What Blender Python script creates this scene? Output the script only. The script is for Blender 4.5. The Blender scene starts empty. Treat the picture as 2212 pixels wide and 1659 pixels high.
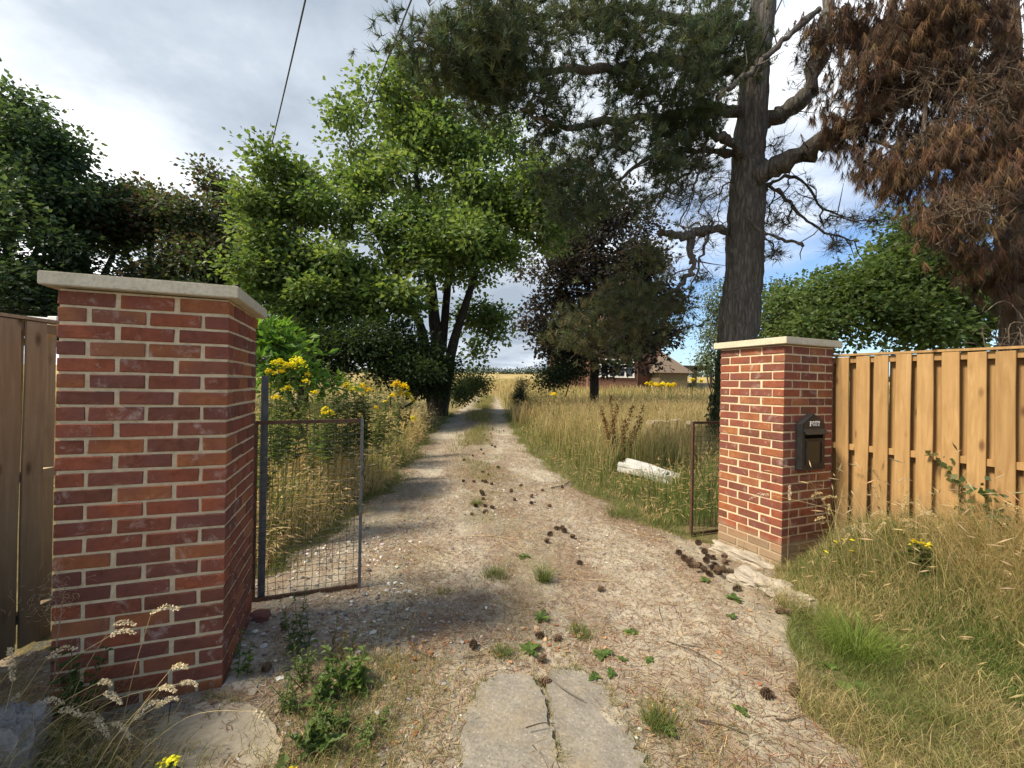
import bpy, bmesh, math
import numpy as np
from mathutils import Vector, Matrix, noise as mnoise

rng = np.random.default_rng(7)
C = bpy.context.scene.collection
SC = bpy.context.scene

# ------------------------------------------------------------------ camera, sky, sun, exposure
EYE = 1.555
PITCH, ROLL, FPX = 0.0021, 0.0174, 943.7          # focal length in pixels of a 2212 px wide frame
FW = np.array([0, math.cos(PITCH), math.sin(PITCH)])
_R = np.array([1.0, 0, 0]); _U = np.cross(_R, FW)
RT = math.cos(ROLL)*_R + math.sin(ROLL)*_U
UP = -math.sin(ROLL)*_R + math.cos(ROLL)*_U
cam = bpy.data.cameras.new('camera'); camo = bpy.data.objects.new('camera', cam); C.objects.link(camo)
camo.matrix_world = Matrix(((RT[0], UP[0], -FW[0], 0), (RT[1], UP[1], -FW[1], 0), (RT[2], UP[2], -FW[2], EYE), (0, 0, 0, 1)))
cam.sensor_width = 36; cam.lens = 36*FPX/2212; cam.clip_start = 0.05; cam.clip_end = 3000
SC.camera = camo

SUN_EL, SUN_AZ = math.radians(49), math.radians(203)      # azimuth measured from +X, counter-clockwise
sd = Vector((math.cos(SUN_EL)*math.cos(SUN_AZ), math.cos(SUN_EL)*math.sin(SUN_AZ), math.sin(SUN_EL)))
sun = bpy.data.lights.new('sun', 'SUN'); suno = bpy.data.objects.new('sun', sun); C.objects.link(suno)
sun.energy = 2.3; sun.angle = math.radians(12.0); sun.color = (1, 0.88, 0.70)
suno.rotation_euler = sd.to_track_quat('Z', 'Y').to_euler()
suno.location = (-20, 0, 30)

SC.view_settings.view_transform = 'Standard'; SC.view_settings.look = 'None'
SC.view_settings.gamma = 1; SC.view_settings.use_curve_mapping = False
SC.view_settings.exposure = 1.62
try:
    SC.cycles.use_denoising = True
    SC.cycles.max_bounces = 10; SC.cycles.diffuse_bounces = 8; SC.cycles.transmission_bounces = 8
except Exception:
    pass

W = bpy.data.worlds.new('World'); SC.world = W; W.use_nodes = True
nt = W.node_tree; nt.nodes.clear()
def wn(t, **k):
    n = nt.nodes.new(t)
    for a, v in k.items(): setattr(n, a, v)
    return n
def wl(a, b): nt.links.new(a, b)
wout = wn('ShaderNodeOutputWorld'); wbg = wn('ShaderNodeBackground')
sky = wn('ShaderNodeTexSky', sky_type='NISHITA'); sky.sun_disc = False
sky.sun_elevation = SUN_EL; sky.sun_rotation = math.radians(90) - SUN_AZ
tc = wn('ShaderNodeTexCoord'); sep = wn('ShaderNodeSeparateXYZ'); wl(tc.outputs['Generated'], sep.inputs[0])
def wmath(op, a, b=None, clamp=False):
    n = wn('ShaderNodeMath', operation=op); n.use_clamp = clamp
    for i, v in enumerate((a, b)):
        if v is None: continue
        if isinstance(v, (int, float)): n.inputs[i].default_value = v
        else: wl(v, n.inputs[i])
    return n.outputs[0]
zc = wmath('ADD', wmath('MAXIMUM', sep.outputs[2], 0.0), 0.16)
u = wmath('DIVIDE', sep.outputs[0], zc); v = wmath('DIVIDE', sep.outputs[1], zc)
cmb = wn('ShaderNodeCombineXYZ'); wl(u, cmb.inputs[0]); wl(v, cmb.inputs[1])
def wnoise(scale, detail, rough, off):
    mp = wn('ShaderNodeMapping'); mp.inputs['Location'].default_value = off
    wl(cmb.outputs[0], mp.inputs['Vector'])
    n = wn('ShaderNodeTexNoise'); n.inputs['Scale'].default_value = scale
    n.inputs['Detail'].default_value = detail; n.inputs['Roughness'].default_value = rough
    wl(mp.outputs[0], n.inputs['Vector']); return n.outputs['Fac']
def wramp(fac, stops):
    r = wn('ShaderNodeValToRGB'); cr = r.color_ramp
    while len(cr.elements) < len(stops): cr.elements.new(0.5)
    for e, (p, c) in zip(cr.elements, stops): e.position = p; e.color = (*c, 1) if len(c) == 3 else c
    wl(fac, r.inputs[0]); return r.outputs[0]
n1 = wnoise(0.55, 7, 0.52, (3.1, 1.7, 0)); n2 = wnoise(0.75, 8, 0.56, (8.3, 4.2, 2))
clear = wmath('MULTIPLY', sep.outputs[0], 0.36)              # the cloud deck breaks up towards the right
cover = wramp(wmath('SUBTRACT', wmath('ADD', n1, 0.05), clear), [(0.36, (0, 0, 0)), (0.52, (1, 1, 1))])
ccol = wramp(n2, [(0.38, (2.0, 2.35, 2.8)), (0.47, (2.9, 3.25, 3.7)), (0.55, (4.3, 4.6, 4.95)), (0.66, (9.5, 9.5, 9.4))])
mix = wn('ShaderNodeMix', data_type='RGBA')
wl(cover, mix.inputs[0]); wl(ccol, mix.inputs[7])
hue = wn('ShaderNodeMix', data_type='RGBA'); hue.blend_type = 'MULTIPLY'; hue.inputs[0].default_value = 1
hue.inputs[7].default_value = (.66, .76, .88, 1); wl(sky.outputs[0], hue.inputs[6]); wl(hue.outputs[2], mix.inputs[6])
wl(mix.outputs[2], wbg.inputs['Color']); wbg.inputs['Strength'].default_value = 0.075
wl(wbg.outputs[0], wout.inputs['Surface'])

# ------------------------------------------------------------------ helpers
def P(px, py, Y):
    """world point at depth Y seen at (px, py) of the 2212 x 1659 survey of the site"""
    d = FW + (px-1106)/FPX*RT - (py-829.5)/FPX*UP
    d = d/d[1]*Y
    return np.array([d[0], d[1], d[2]+EYE])

GATE_E = np.array([math.cos(.398), math.sin(.398)]); GATE_N = np.array([-GATE_E[1], GATE_E[0]])
FEN0 = np.array([2.97, 4.05]); FEND = np.array([.48, -.877])/np.hypot(.48, .877); FENN = np.array([-FEND[1]*-1, -FEND[0]])
FENN = np.array([FEND[1], -FEND[0]])                          # towards the drive
def G(x, y):
    """ground height"""
    x = np.asarray(x, float); y = np.asarray(y, float)
    z = 0.03*np.logaddexp(0, (y-6)*1.2)/1.2
    dx, dy = x-FEN0[0], y-FEN0[1]
    t = dx*FEND[0]+dy*FEND[1]; s = dx*FENN[0]+dy*FENN[1]       # bank along the right-hand fence
    b = np.clip(1-(s-.08)/1.05, 0, 1); b = b*b*(3-2*b)
    e = np.clip((t+.02)/.35, 0, 1); e = e*e*(3-2*e)
    z = z + .27*b*e*np.where(y < 4.3, 1, 0)
    z = z + .012*np.sin(x*1.7+1)*np.sin(y*1.3+.4) + .006*np.sin(x*4.1)*np.sin(y*3.7+2)
    far = np.clip((y-60)/200, 0, 1)
    return z + far*1.2*np.sin(x*.013+.8)
def GP(px, py):
    d = FW + (px-1106)/FPX*RT - (py-829.5)/FPX*UP
    t = 0.5
    lo, hi = .3, 300
    for Y in np.geomspace(.5, 300, 400):
        q = d/d[1]*Y
        if q[2]+EYE < G(q[0], q[1]): hi = Y; break
        lo = Y
    for _ in range(30):
        m = (lo+hi)/2; q = d/d[1]*m
        if q[2]+EYE < G(q[0], q[1]): hi = m
        else: lo = m
    q = d/d[1]*hi
    return np.array([q[0], q[1], float(G(q[0], q[1]))])

ORG = {}
def tag(o, label=None, cat=None, group=None, kind=None):
    if label: o['label'] = label
    if cat: o['category'] = cat
    if group: o['group'] = group
    if kind: o['kind'] = kind
    return o
def thing(name, label, cat, loc, group=None):
    o = bpy.data.objects.new(name, None); C.objects.link(o)
    o.location = loc; o.empty_display_size = .1
    ORG[o.name] = np.array(loc, float)
    return tag(o, label, cat, group)
def link(name, me, parent=None, loc=None):
    o = bpy.data.objects.new(name, me); C.objects.link(o)
    if parent is not None:
        o.parent = parent; ORG[o.name] = ORG[parent.name]
    else: ORG[o.name] = np.zeros(3)
    if loc is not None: o.location = loc
    return o
def mesh_np(name, V, F, mat=None, col=None, smooth=False, mats=None, mi=None):
    """V (n,3); F list of (m,k) index arrays"""
    V = np.ascontiguousarray(V, np.float32)
    F = [np.asarray(f, np.int32) for f in (F if isinstance(F, list) else [F]) if len(f)]
    me = bpy.data.meshes.new(name)
    me.vertices.add(len(V)); me.vertices.foreach_set('co', V.ravel())
    nl = sum(f.size for f in F); npoly = sum(len(f) for f in F)
    me.loops.add(nl); me.loops.foreach_set('vertex_index', np.concatenate([f.ravel() for f in F]))
    me.polygons.add(npoly)
    tot = np.concatenate([np.full(len(f), f.shape[1], np.int32) for f in F])
    st = np.concatenate([[0], np.cumsum(tot)[:-1]]).astype(np.int32)
    me.polygons.foreach_set('loop_start', st); me.polygons.foreach_set('loop_total', tot)
    if mi is not None: me.polygons.foreach_set('material_index', np.asarray(mi, np.int32))
    me.polygons.foreach_set('use_smooth', np.full(npoly, smooth))
    if mats:
        for m in mats: me.materials.append(m)
    elif mat: me.materials.append(mat)
    if col is not None:
        a = me.color_attributes.new('Col', 'FLOAT_COLOR', 'POINT')
        c4 = np.ones((len(V), 4), np.float32); c4[:, :3] = col
        a.data.foreach_set('color', c4.ravel())
    me.update(calc_edges=True); me.validate(clean_customdata=False)
    return me
class MB:
    """collects boxes and tubes, builds ONE mesh object"""
    def __init__(s): s.V = []; s.F4 = []; s.F3 = []; s.n = 0; s.Cc = []
    def add(s, V, F, col=None):
        V = np.asarray(V, float); F = np.asarray(F, int)
        (s.F4 if F.shape[1] == 4 else s.F3).append(F+s.n)
        s.V.append(V); s.n += len(V)
        if col is not None: s.Cc.append(np.broadcast_to(np.asarray(col, float), (len(V), 3)))
        return s
    def box(s, c, size, ax=None, col=None):
        ax = np.eye(3) if ax is None else np.asarray(ax, float)
        h = np.asarray(size, float)/2
        q = np.array([[i, j, k] for i in (-1, 1) for j in (-1, 1) for k in (-1, 1)])*h
        F = [[0, 1, 3, 2], [4, 6, 7, 5], [0, 4, 5, 1], [2, 3, 7, 6], [0, 2, 6, 4], [1, 5, 7, 3]]
        return s.add(np.asarray(c)+q@ax, F, col)
    def tube(s, pts, r, n=6, col=None, cap=True):
        pts = np.asarray(pts, float); r = np.broadcast_to(np.asarray(r, float), (len(pts),))
        t = np.gradient(pts, axis=0); t /= np.linalg.norm(t, axis=1)[:, None]+1e-9
        ref = np.array([0, 0, 1.]) if abs(t[0][2]) < .9 else np.array([1., 0, 0])
        a = np.cross(t, ref); a /= np.linalg.norm(a, axis=1)[:, None]+1e-9; b = np.cross(t, a)
        th = np.arange(n)*2*math.pi/n
        V = pts[:, None]+r[:, None, None]*(np.cos(th)[None, :, None]*a[:, None]+np.sin(th)[None, :, None]*b[:, None])
        i = np.arange(len(pts)-1)[:, None]*n; j = np.arange(n)[None]; k = (j+1) % n
        F = np.stack([i+j, i+k, i+n+k, i+n+j], -1).reshape(-1, 4)
        s.add(V.reshape(-1, 3), F, col)
        if cap:
            for e in (0, (len(pts)-1)*n):
                base = s.n-len(pts)*n+e
                s.F3.append(np.array([[base, base+q, base+q+1] for q in range(1, n-1)]))
        return s
    def mesh(s, name, mat, off=(0, 0, 0), smooth=False):
        V = np.concatenate(s.V)-np.asarray(off)
        F = []
        if s.F4: F.append(np.concatenate(s.F4))
        if s.F3: F.append(np.concatenate(s.F3))
        return mesh_np(name, V, F, mat, np.concatenate(s.Cc) if s.Cc else None, smooth)
    def build(s, name, mat, parent=None, smooth=False, bevel=0):
        off = ORG[parent.name] if parent is not None else np.zeros(3)
        o = link(name, s.mesh(name, mat, off, smooth), parent)
        if bevel:
            m = o.modifiers.new('edge', 'BEVEL'); m.width = bevel; m.segments = 2; m.limit_method = 'ANGLE'
        return o
def vobj(name, V, F, mat, col=None, parent=None, smooth=False):
    off = ORG[parent.name] if parent is not None else 0
    return link(name, mesh_np(name, np.asarray(V)-off, F, mat, col, smooth), parent)
def unit(a): return a/(np.linalg.norm(a, axis=-1, keepdims=True)+1e-9)
def rvec(n): return unit(rng.normal(size=(n, 3)))
def pick(pal, n, jit=.12):
    pal = np.asarray(pal, float); c = pal[rng.integers(0, len(pal), n)]
    return np.clip(c*(1+rng.normal(0, jit, (n, 1)))*(1+rng.normal(0, jit*.35, (n, 3))), 0.004, .95)
def rotz(a): c, s = math.cos(a), math.sin(a); return np.array([[c, s, 0], [-s, c, 0], [0, 0, 1.]])   # rows are axes

# ------------------------------------------------------------------ materials
class Mat:
    def __init__(s, name, rough=.8, spec=.3, base=(.5, .5, .5)):
        s.m = bpy.data.materials.new(name); s.m.use_nodes = True; s.t = s.m.node_tree
        s.b = s.t.nodes['Principled BSDF']; s.o = s.t.nodes['Material Output']
        s.b.inputs['Roughness'].default_value = rough; s.b.inputs['Specular IOR Level'].default_value = spec
        s.b.inputs['Base Color'].default_value = (*base, 1)
    def n(s, t, **k):
        n = s.t.nodes.new(t)
        for a, v in k.items(): setattr(n, a, v)
        return n
    def l(s, a, b): s.t.links.new(a, b)
    def coord(s, kind='Object', scale=(1, 1, 1), rnd=False):
        c = s.n('ShaderNodeNewGeometry').outputs['Position'] if kind == 'World' else s.n('ShaderNodeTexCoord').outputs[kind]
        if rnd:
            oi = s.n('ShaderNodeObjectInfo'); a = s.n('ShaderNodeVectorMath', operation='SCALE')
            a.inputs[0].default_value = (37, 19, 53); s.l(oi.outputs['Random'], a.inputs['Scale'])
            b = s.n('ShaderNodeVectorMath', operation='ADD'); s.l(c, b.inputs[0]); s.l(a.outputs[0], b.inputs[1]); c = b.outputs[0]
        mp = s.n('ShaderNodeMapping'); mp.inputs['Scale'].default_value = scale; s.l(c, mp.inputs['Vector'])
        return mp.outputs[0]
    def noise(s, co, scale, detail=5, rough=.6, out='Fac', dist=0):
        n = s.n('ShaderNodeTexNoise'); n.inputs['Scale'].default_value = scale; n.inputs['Detail'].default_value = detail
        n.inputs['Roughness'].default_value = rough; n.inputs['Distortion'].default_value = dist
        s.l(co, n.inputs['Vector']); return n.outputs[out]
    def voro(s, co, scale, feature='F1', out='Distance'):
        n = s.n('ShaderNodeTexVoronoi', feature=feature); n.inputs['Scale'].default_value = scale
        s.l(co, n.inputs['Vector']); return n.outputs[out]
    def ramp(s, f, stops, interp='LINEAR'):
        r = s.n('ShaderNodeValToRGB'); r.color_ramp.interpolation = interp
        while len(r.color_ramp.elements) < len(stops): r.color_ramp.elements.new(.5)
        for e, (p, c) in zip(r.color_ramp.elements, stops):
            e.position = p; e.color = (*c, 1) if not isinstance(c, (int, float)) else (c, c, c, 1)
        s.l(f, r.inputs[0]); return r.outputs[0]
    def mix(s, f, a, b, mode='MIX'):
        n = s.n('ShaderNodeMix', data_type='RGBA'); n.blend_type = mode
        for i, v in ((0, f), (6, a), (7, b)):
            if isinstance(v, (int, float)): n.inputs[i].default_value = v
            elif isinstance(v, tuple): n.inputs[i].default_value = (*v, 1)
            else: s.l(v, n.inputs[i])
        return n.outputs[2]
    def math(s, op, a, b=None, clamp=False):
        n = s.n('ShaderNodeMath', operation=op); n.use_clamp = clamp
        for i, v in enumerate((a, b)):
            if v is None: continue
            if isinstance(v, (int, float)): n.inputs[i].default_value = v
            else: s.l(v, n.inputs[i])
        return n.outputs[0]
    def color(s, c): s.l(c, s.b.inputs['Base Color']); return s
    def bump(s, h, strength=.4, dist=.01):
        n = s.n('ShaderNodeBump'); n.inputs['Strength'].default_value = strength; n.inputs['Distance'].default_value = dist
        s.l(h, n.inputs['Height']); s.l(n.outputs[0], s.b.inputs['Normal']); return s

def veg_mat(name, trans=.35, rough=.55, spec=.25, tcol=(1.25, 1.35, .7)):
    m = Mat(name, rough, spec)
    a = m.n('ShaderNodeVertexColor'); a.layer_name = 'Col'
    m.color(a.outputs[0])
    if trans:
        t = m.n('ShaderNodeBsdfTranslucent'); m.l(m.mix(1.0, a.outputs[0], tcol, 'MULTIPLY'), t.inputs[0])
        x = m.n('ShaderNodeMixShader'); x.inputs[0].default_value = trans
        m.l(m.b.outputs[0], x.inputs[1]); m.l(t.outputs[0], x.inputs[2]); m.l(x.outputs[0], m.o.inputs['Surface'])
    return m.m
M_LEAF = veg_mat('leaf_green', .48, .5, .3, (1.2, 1.2, .65))
M_NEEDLE = veg_mat('needles', .32, .6, .2, (1.1, 1.1, .8))
M_GRASS = veg_mat('grass_blades', .45, .6, .2, (1.15, 1.1, .8))
M_PETAL = veg_mat('petals', .3, .7, .1, (1, 1, .8))
M_STEM = veg_mat('stems', 0, .7, .2)

def bark(name, c1, c2, c3, sc=1.0):
    m = Mat(name, .9, .15); co = m.coord('Object', (9*sc, 9*sc, 1.6*sc))
    wv = m.n('ShaderNodeVectorMath', operation='ADD'); m.l(m.coord('Object', (9*sc, 9*sc, 1.25*sc)), wv.inputs[0]); nn_ = m.n('ShaderNodeTexNoise'); nn_.inputs['Scale'].default_value = 3.0; nn_.inputs['Detail'].default_value = 6; m.l(m.coord('Object', (2, 2, 1)), nn_.inputs['Vector']); m.l(nn_.outputs['Color'], wv.inputs[1])
    v = m.voro(wv.outputs[0], 1.5, 'DISTANCE_TO_EDGE'); n = m.noise(co, 2.4, 9, .7)
    c = m.ramp(n, [(.3, c1), (.5, c2), (.7, c3)])
    f = m.ramp(v, [(0, 0.0), (.22, 1.0)])
    m.color(m.mix(m.math('MULTIPLY', m.math('SUBTRACT', 1.0, f), .5), c, tuple(np.array(c1)*.5)))
    m.bump(m.math('ADD', m.math('MULTIPLY', f, .6), n), .9, .03); return m.m
M_PINEBARK = bark('pine_bark', (.085, .073, .062), (.165, .145, .125), (.25, .225, .195))
M_BARK = bark('dark_bark', (.03, .025, .02), (.06, .05, .04), (.10, .085, .065))
M_DEADBARK = bark('dead_bark', (.10, .075, .055), (.17, .13, .095), (.26, .21, .15))

def brick_mat(name, mud):
    m = Mat(name, .85, .2)
    oi = m.n('ShaderNodeObjectInfo').outputs['Random']
    co = m.coord('Object', (1, 1, 1), True)
    base = m.ramp(oi, [(0, (0.275, 0.084, 0.042)), (.17, (0.205, 0.069, 0.041)), (.33, (0.302, 0.110, 0.047)), (.5, (0.162, 0.063, 0.039)),
                       (.66, (0.254, 0.078, 0.041)), (.8, (0.313, 0.127, 0.054)), (.9, (0.189, 0.068, 0.041))], 'CONSTANT')
    n = m.noise(co, 22, 6, .7); n2 = m.noise(co, 5.5, 3, .5)
    c = m.mix(.75, base, m.ramp(n, [(.28, (.55, .5, .5)), (.5, (1, 1, 1)), (.75, (1.35, 1.3, 1.25))]), 'MULTIPLY')
    c = m.mix(m.math('MULTIPLY', m.ramp(n2, [(.42, 0.), (.62, 1.)]), .55), c, (.16, .065, .058))
    sm = m.math('MULTIPLY', m.ramp(m.noise(co, 9, 7, .75, dist=.4), [(.56, 0.), (.70, 1.)]), .58)
    c = m.mix(sm, c, (.52, .42, .36))
    if mud:
        sp = m.n('ShaderNodeSeparateXYZ'); m.l(m.n('ShaderNodeNewGeometry').outputs['Position'], sp.inputs[0])
        h = m.math('ADD', m.math('MULTIPLY', sp.outputs[2], 2.6), m.math('MULTIPLY', m.noise(m.coord('World'), 5, 5, .6), .55))
        c = m.mix(m.ramp(h, [(.55, .82), (.8, .6), (1.35, .0)]), c, (.30, .23, .15))
    m.color(c)
    m.bump(m.math('ADD', m.noise(co, 60, 6, .7), m.math('MULTIPLY', m.noise(co, 14, 3, .5), .8)), .55, .004); return m.m
M_BRICK = brick_mat('red_brick', False); M_BRICKMUD = brick_mat('red_brick_muddied', True)
def mortar_mat(mud):
    m = Mat('mortar', .95, .1); co = m.coord('World')
    c = m.ramp(m.noise(co, 30, 6, .7), [(.3, (.50, .40, .255)), (.6, (.68, .56, .37))])
    if mud:
        sp = m.n('ShaderNodeSeparateXYZ'); m.l(m.n('ShaderNodeNewGeometry').outputs['Position'], sp.inputs[0])
        h = m.math('ADD', m.math('MULTIPLY', sp.outputs[2], 2.6), m.math('MULTIPLY', m.noise(co, 5, 5, .6), .55))
        c = m.mix(m.ramp(h, [(.55, .8), (.8, .55), (1.35, .0)]), c, (.31, .24, .16))
    m.color(c); m.bump(m.noise(co, 120, 5, .7), .5, .003); return m.m
M_MORTAR = mortar_mat(False); M_MORTARMUD = mortar_mat(True)
def stone(name, a, b, sc=14, bump=.5, d=.004):
    m = Mat(name, .9, .2); co = m.coord('World')
    n = m.noise(co, sc, 8, .65); n2 = m.noise(co, sc*9, 4, .6)
    c = m.ramp(n, [(.3, a), (.7, b)])
    m.color(m.mix(.5, c, m.ramp(n2, [(.3, (.62, .6, .58)), (.55, (1, 1, 1)), (.8, (1.25, 1.25, 1.2))]), 'MULTIPLY'))
    m.bump(m.math('ADD', n, m.math('MULTIPLY', n2, .6)), bump, d); return m.m
M_CAP = stone('coping_concrete', (.50, .45, .33), (.62, .565, .43), 7, .35, .002)
def slab_mat():
    m = Mat('speckled_concrete', .92, .2); co = m.coord('World')
    n = m.noise(co, 6, 7, .65); n2 = m.noise(co, 60, 4, .6); v = m.voro(co, 95); pc = m.voro(co, 95, 'F1', 'Color'); bw = m.n('ShaderNodeRGBToBW'); m.l(pc, bw.inputs[0])
    c = m.ramp(n, [(.3, (.185, .165, .135)), (.55, (.25, .228, .19)), (.75, (.32, .285, .225))])
    pb = m.math('MULTIPLY', m.ramp(v, [(.25, 1.), (.4, 0.)]), m.ramp(bw.outputs[0], [(.5, 0.), (.58, 1.)]))
    c = m.mix(m.math('MULTIPLY', pb, .7), c, m.ramp(bw.outputs[0], [(.5, (.10, .09, .08)), (.62, (.50, .46, .40)), (.72, (.13, .12, .11))]))
    c = m.mix(m.math('MULTIPLY', m.ramp(m.noise(co, 3.2, 6, .7), [(.5, 0.), (.66, 1.)]), .7), c, (.29, .235, .155))
    m.color(m.mix(.6, c, m.ramp(n2, [(.3, (.65, .63, .6)), (.5, (1, 1, 1)), (.7, (1.3, 1.28, 1.22))]), 'MULTIPLY'))
    m.bump(m.math('ADD', n, n2), .7, .006); return m.m
M_SLAB = slab_mat()
M_CONC = stone('old_concrete', (.17, .158, .138), (.27, .25, .22), 16, .8, .006)
M_PALECONC = stone('pale_broken_concrete', (.29, .25, .19), (.47, .415, .335), 9, .9, .012)
M_SCREED = stone('cement_screed', (.34, .285, .205), (.46, .40, .30), 5, .7, .006)
M_ROCK = stone('grey_rock', (.16, .15, .135), (.30, .285, .26), 8, .8, .01)

def wood_mat(name, a, b, knot):
    m = Mat(name, .75, .2); co = m.coord('Object', (14, 14, 1.1), True)
    n = m.noise(co, 1.6, 6, .62, dist=1.3)
    c = m.ramp(n, [(.25, a), (.5, tuple((np.array(a)+b)/2)), (.72, b)])
    kn = m.voro(m.coord('Object', (9, 9, 3.6), True), 1.0)
    c = m.mix(m.math('MULTIPLY', m.ramp(kn, [(.07, 1.), (.20, 0.)]), .85), c, knot)
    oi = m.n('ShaderNodeObjectInfo').outputs['Random']
    c = m.mix(.6, c, m.ramp(oi, [(0, (.70, .68, .66)), (.5, (.98, .97, .95)), (1, (1.18, 1.18, 1.18))]), 'MULTIPLY')
    st = m.math('MULTIPLY', m.ramp(m.noise(m.coord('Object', (3, 3, 1.5), True), 2.2, 4, .6), [(.5, 0.), (.7, 1.)]), .3)
    c = m.mix(st, c, tuple(np.array(a)*.7))
    spz = m.n('ShaderNodeSeparateXYZ'); m.l(m.n('ShaderNodeNewGeometry').outputs['Position'], spz.inputs[0])
    dz = m.math('ADD', spz.outputs[2], m.math('MULTIPLY', m.noise(m.coord('World', (9, 9, 3)), 1.5, 5, .65), .5))
    c = m.mix(m.ramp(dz, [(.55, .75), (1.0, .0)]), c, (.14, .105, .065)); m.color(c)      # soil splashed up the foot
    m.bump(m.math('ADD', n, m.noise(m.coord('Object', (60, 60, 3), True), 2, 4, .6)), .35, .003); return m.m
M_WOOD = wood_mat('pine_fence_wood', (.285, .165, .062), (.435, .275, .122), (.11, .052, .024))
M_WOODGREY = wood_mat('weathered_fence_wood', (.33, .245, .15), (.50, .395, .265), (.09, .055, .03))
def metal(name, a, b, met=.2, rough=.6, sc=20):
    m = Mat(name, rough, .4); m.b.inputs['Metallic'].default_value = met
    n = m.noise(m.coord('World'), sc, 7, .7); m.color(m.ramp(n, [(.35, a), (.65, b)])); m.bump(n, .3, .002); return m.m
M_RUST = metal('rusty_iron', (.055, .030, .020), (.14, .075, .045))
M_GALV = metal('galvanised_steel', (.12, .122, .125), (.21, .212, .215), .5, .5)
M_WIRE = metal('dull_wire', (.075, .075, .06), (.14, .13, .10), .5, .5)
M_BLACK = metal('black_cast_metal', (.012, .012, .013), (.028, .028, .028), .1, .42, 30)
M_WHITE = Mat('white_paint', .5, .4, (.80, .80, .78)).m
M_CABLE = Mat('cable_sheath', .6, .3, (.10, .105, .12)).m
M_SILVER = metal('pale_metal', (.55, .56, .57), (.72, .72, .72), .4, .35)

# ground
def soil_mat(name, drive):
    m = Mat(name, .95, .12); co = m.coord('World')
    n1 = m.noise(co, 1.1, 7, .62); n2 = m.noise(co, 7, 8, .7); n3 = m.noise(co, 45, 6, .7)
    if drive:
        c = m.ramp(n1, [(.33, (.235, .198, .145)), (.5, (.345, .297, .22)), (.66, (.45, .40, .31))])
        c = m.mix(m.math('MULTIPLY', m.ramp(n2, [(.45, 0.), (.62, 1.)]), .55), c, (.185, .165, .135))
        lit = m.noise(m.coord('World', (1.5, .55, 1)), 1.6, 5, .6)
        c = m.mix(m.math('MULTIPLY', m.ramp(lit, [(.44, 0.), (.58, 1.)]), .6), c, (.225, .145, .095))
        at = m.n('ShaderNodeVertexColor'); at.layer_name = 'Col'; sp_ = m.n('ShaderNodeSeparateColor'); m.l(at.outputs[0], sp_.inputs[0])
        tn = m.ramp(m.noise(co, 2.6, 6, .65), [(.36, .15), (.6, .85)])
        c = m.mix(m.math('MULTIPLY', sp_.outputs[0], tn), c, m.ramp(m.noise(co, 1.3, 4, .6), [(.4, (.40, .36, .30)), (.6, (.46, .41, .32))]))
        c = m.mix(m.math('MULTIPLY', sp_.outputs[1], m.math('MULTIPLY', tn, .55)), c, (.20, .165, .095))
        pv = m.voro(co, 75, 'F1', 'Distance'); pc = m.voro(co, 75, 'F1', 'Color')
        bw = m.n('ShaderNodeRGBToBW'); m.l(pc, bw.inputs[0])
        peb = m.math('MULTIPLY', m.ramp(pv, [(.30, 1.), (.42, 0.)]), m.ramp(bw.outputs[0], [(.52, 0.), (.6, 1.)]))
        c = m.mix(m.math('MULTIPLY', peb, .65), c, m.ramp(bw.outputs[0], [(.55, (.17, .15, .13)), (.64, (.42, .37, .30)), (.75, (.22, .2, .18))]))
        c = m.mix(.7, c, m.ramp(n3, [(.25, (.58, .55, .52)), (.5, (1, 1, 1)), (.75, (1.32, 1.3, 1.25))]), 'MULTIPLY')
        m.color(c); m.bump(m.math('ADD', m.math('ADD', n2, m.math('MULTIPLY', n3, .55)), m.math('MULTIPLY', peb, .35)), .9, .02)
    else:
        sp = m.n('ShaderNodeSeparateXYZ'); m.l(m.n('ShaderNodeNewGeometry').outputs['Position'], sp.inputs[0])
        far = m.ramp(m.math('MULTIPLY', sp.outputs[1], .01), [(.12, 0.), (.42, 1.)])
        near = m.ramp(n2, [(.3, (.085, .075, .035)), (.5, (.16, .135, .062)), (.7, (.26, .205, .105))])
        fc = m.ramp(m.noise(m.coord('World', (.5, .12, 1)), .5, 7, .65), [(.3, (.17, .15, .055)), (.48, (.36, .275, .115)), (.7, (.47, .365, .165))])
        m.color(m.mix(far, near, fc)); m.bump(m.math('ADD', n2, n3), .8, .03)
    return m.m
M_SOIL = soil_mat('meadow_soil', False); M_DRIVE = soil_mat('gravel_and_dirt', True)

# ------------------------------------------------------------------ ground, drive
def grid_mesh(xs, ys, fz):
    X, Y = np.meshgrid(xs, ys); Z = fz(X, Y); nx, ny = len(xs), len(ys)
    i = np.arange(ny-1)[:, None]*nx+np.arange(nx-1)[None]
    F = np.stack([i, i+1, i+nx+1, i+nx], -1).reshape(-1, 4)
    return np.stack([X, Y, Z], -1).reshape(-1, 3), F
DL = np.array([(-6.5, -6.), (-4.6, -.5), (-3.4, .6), (-3.4, 2.1), (-2.5, 2.75), GP(600, 1235)[:2], GP(690, 1150)[:2], GP(800, 1085)[:2], GP(880, 1000)[:2],  # both drive edges flare unseen behind the camera, added to bounce light onto the pillars
               GP(925, 940)[:2], GP(962, 905)[:2], GP(988, 885)[:2], GP(1015, 868)[:2], GP(1030, 856)[:2]])
DR = np.array([(6., -6.), (3.2, -.5), (1.6, .6), GP(1950, 1655)[:2], GP(1860, 1550)[:2], GP(1775, 1420)[:2], GP(1735, 1310)[:2], (2.55, 3.75), (2.28, 4.25), GP(1490, 1165)[:2],
               GP(1330, 1095)[:2], GP(1215, 1025)[:2], GP(1140, 965)[:2], GP(1105, 915)[:2], GP(1092, 885)[:2], GP(1082, 868)[:2], GP(1076, 856)[:2]])
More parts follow.
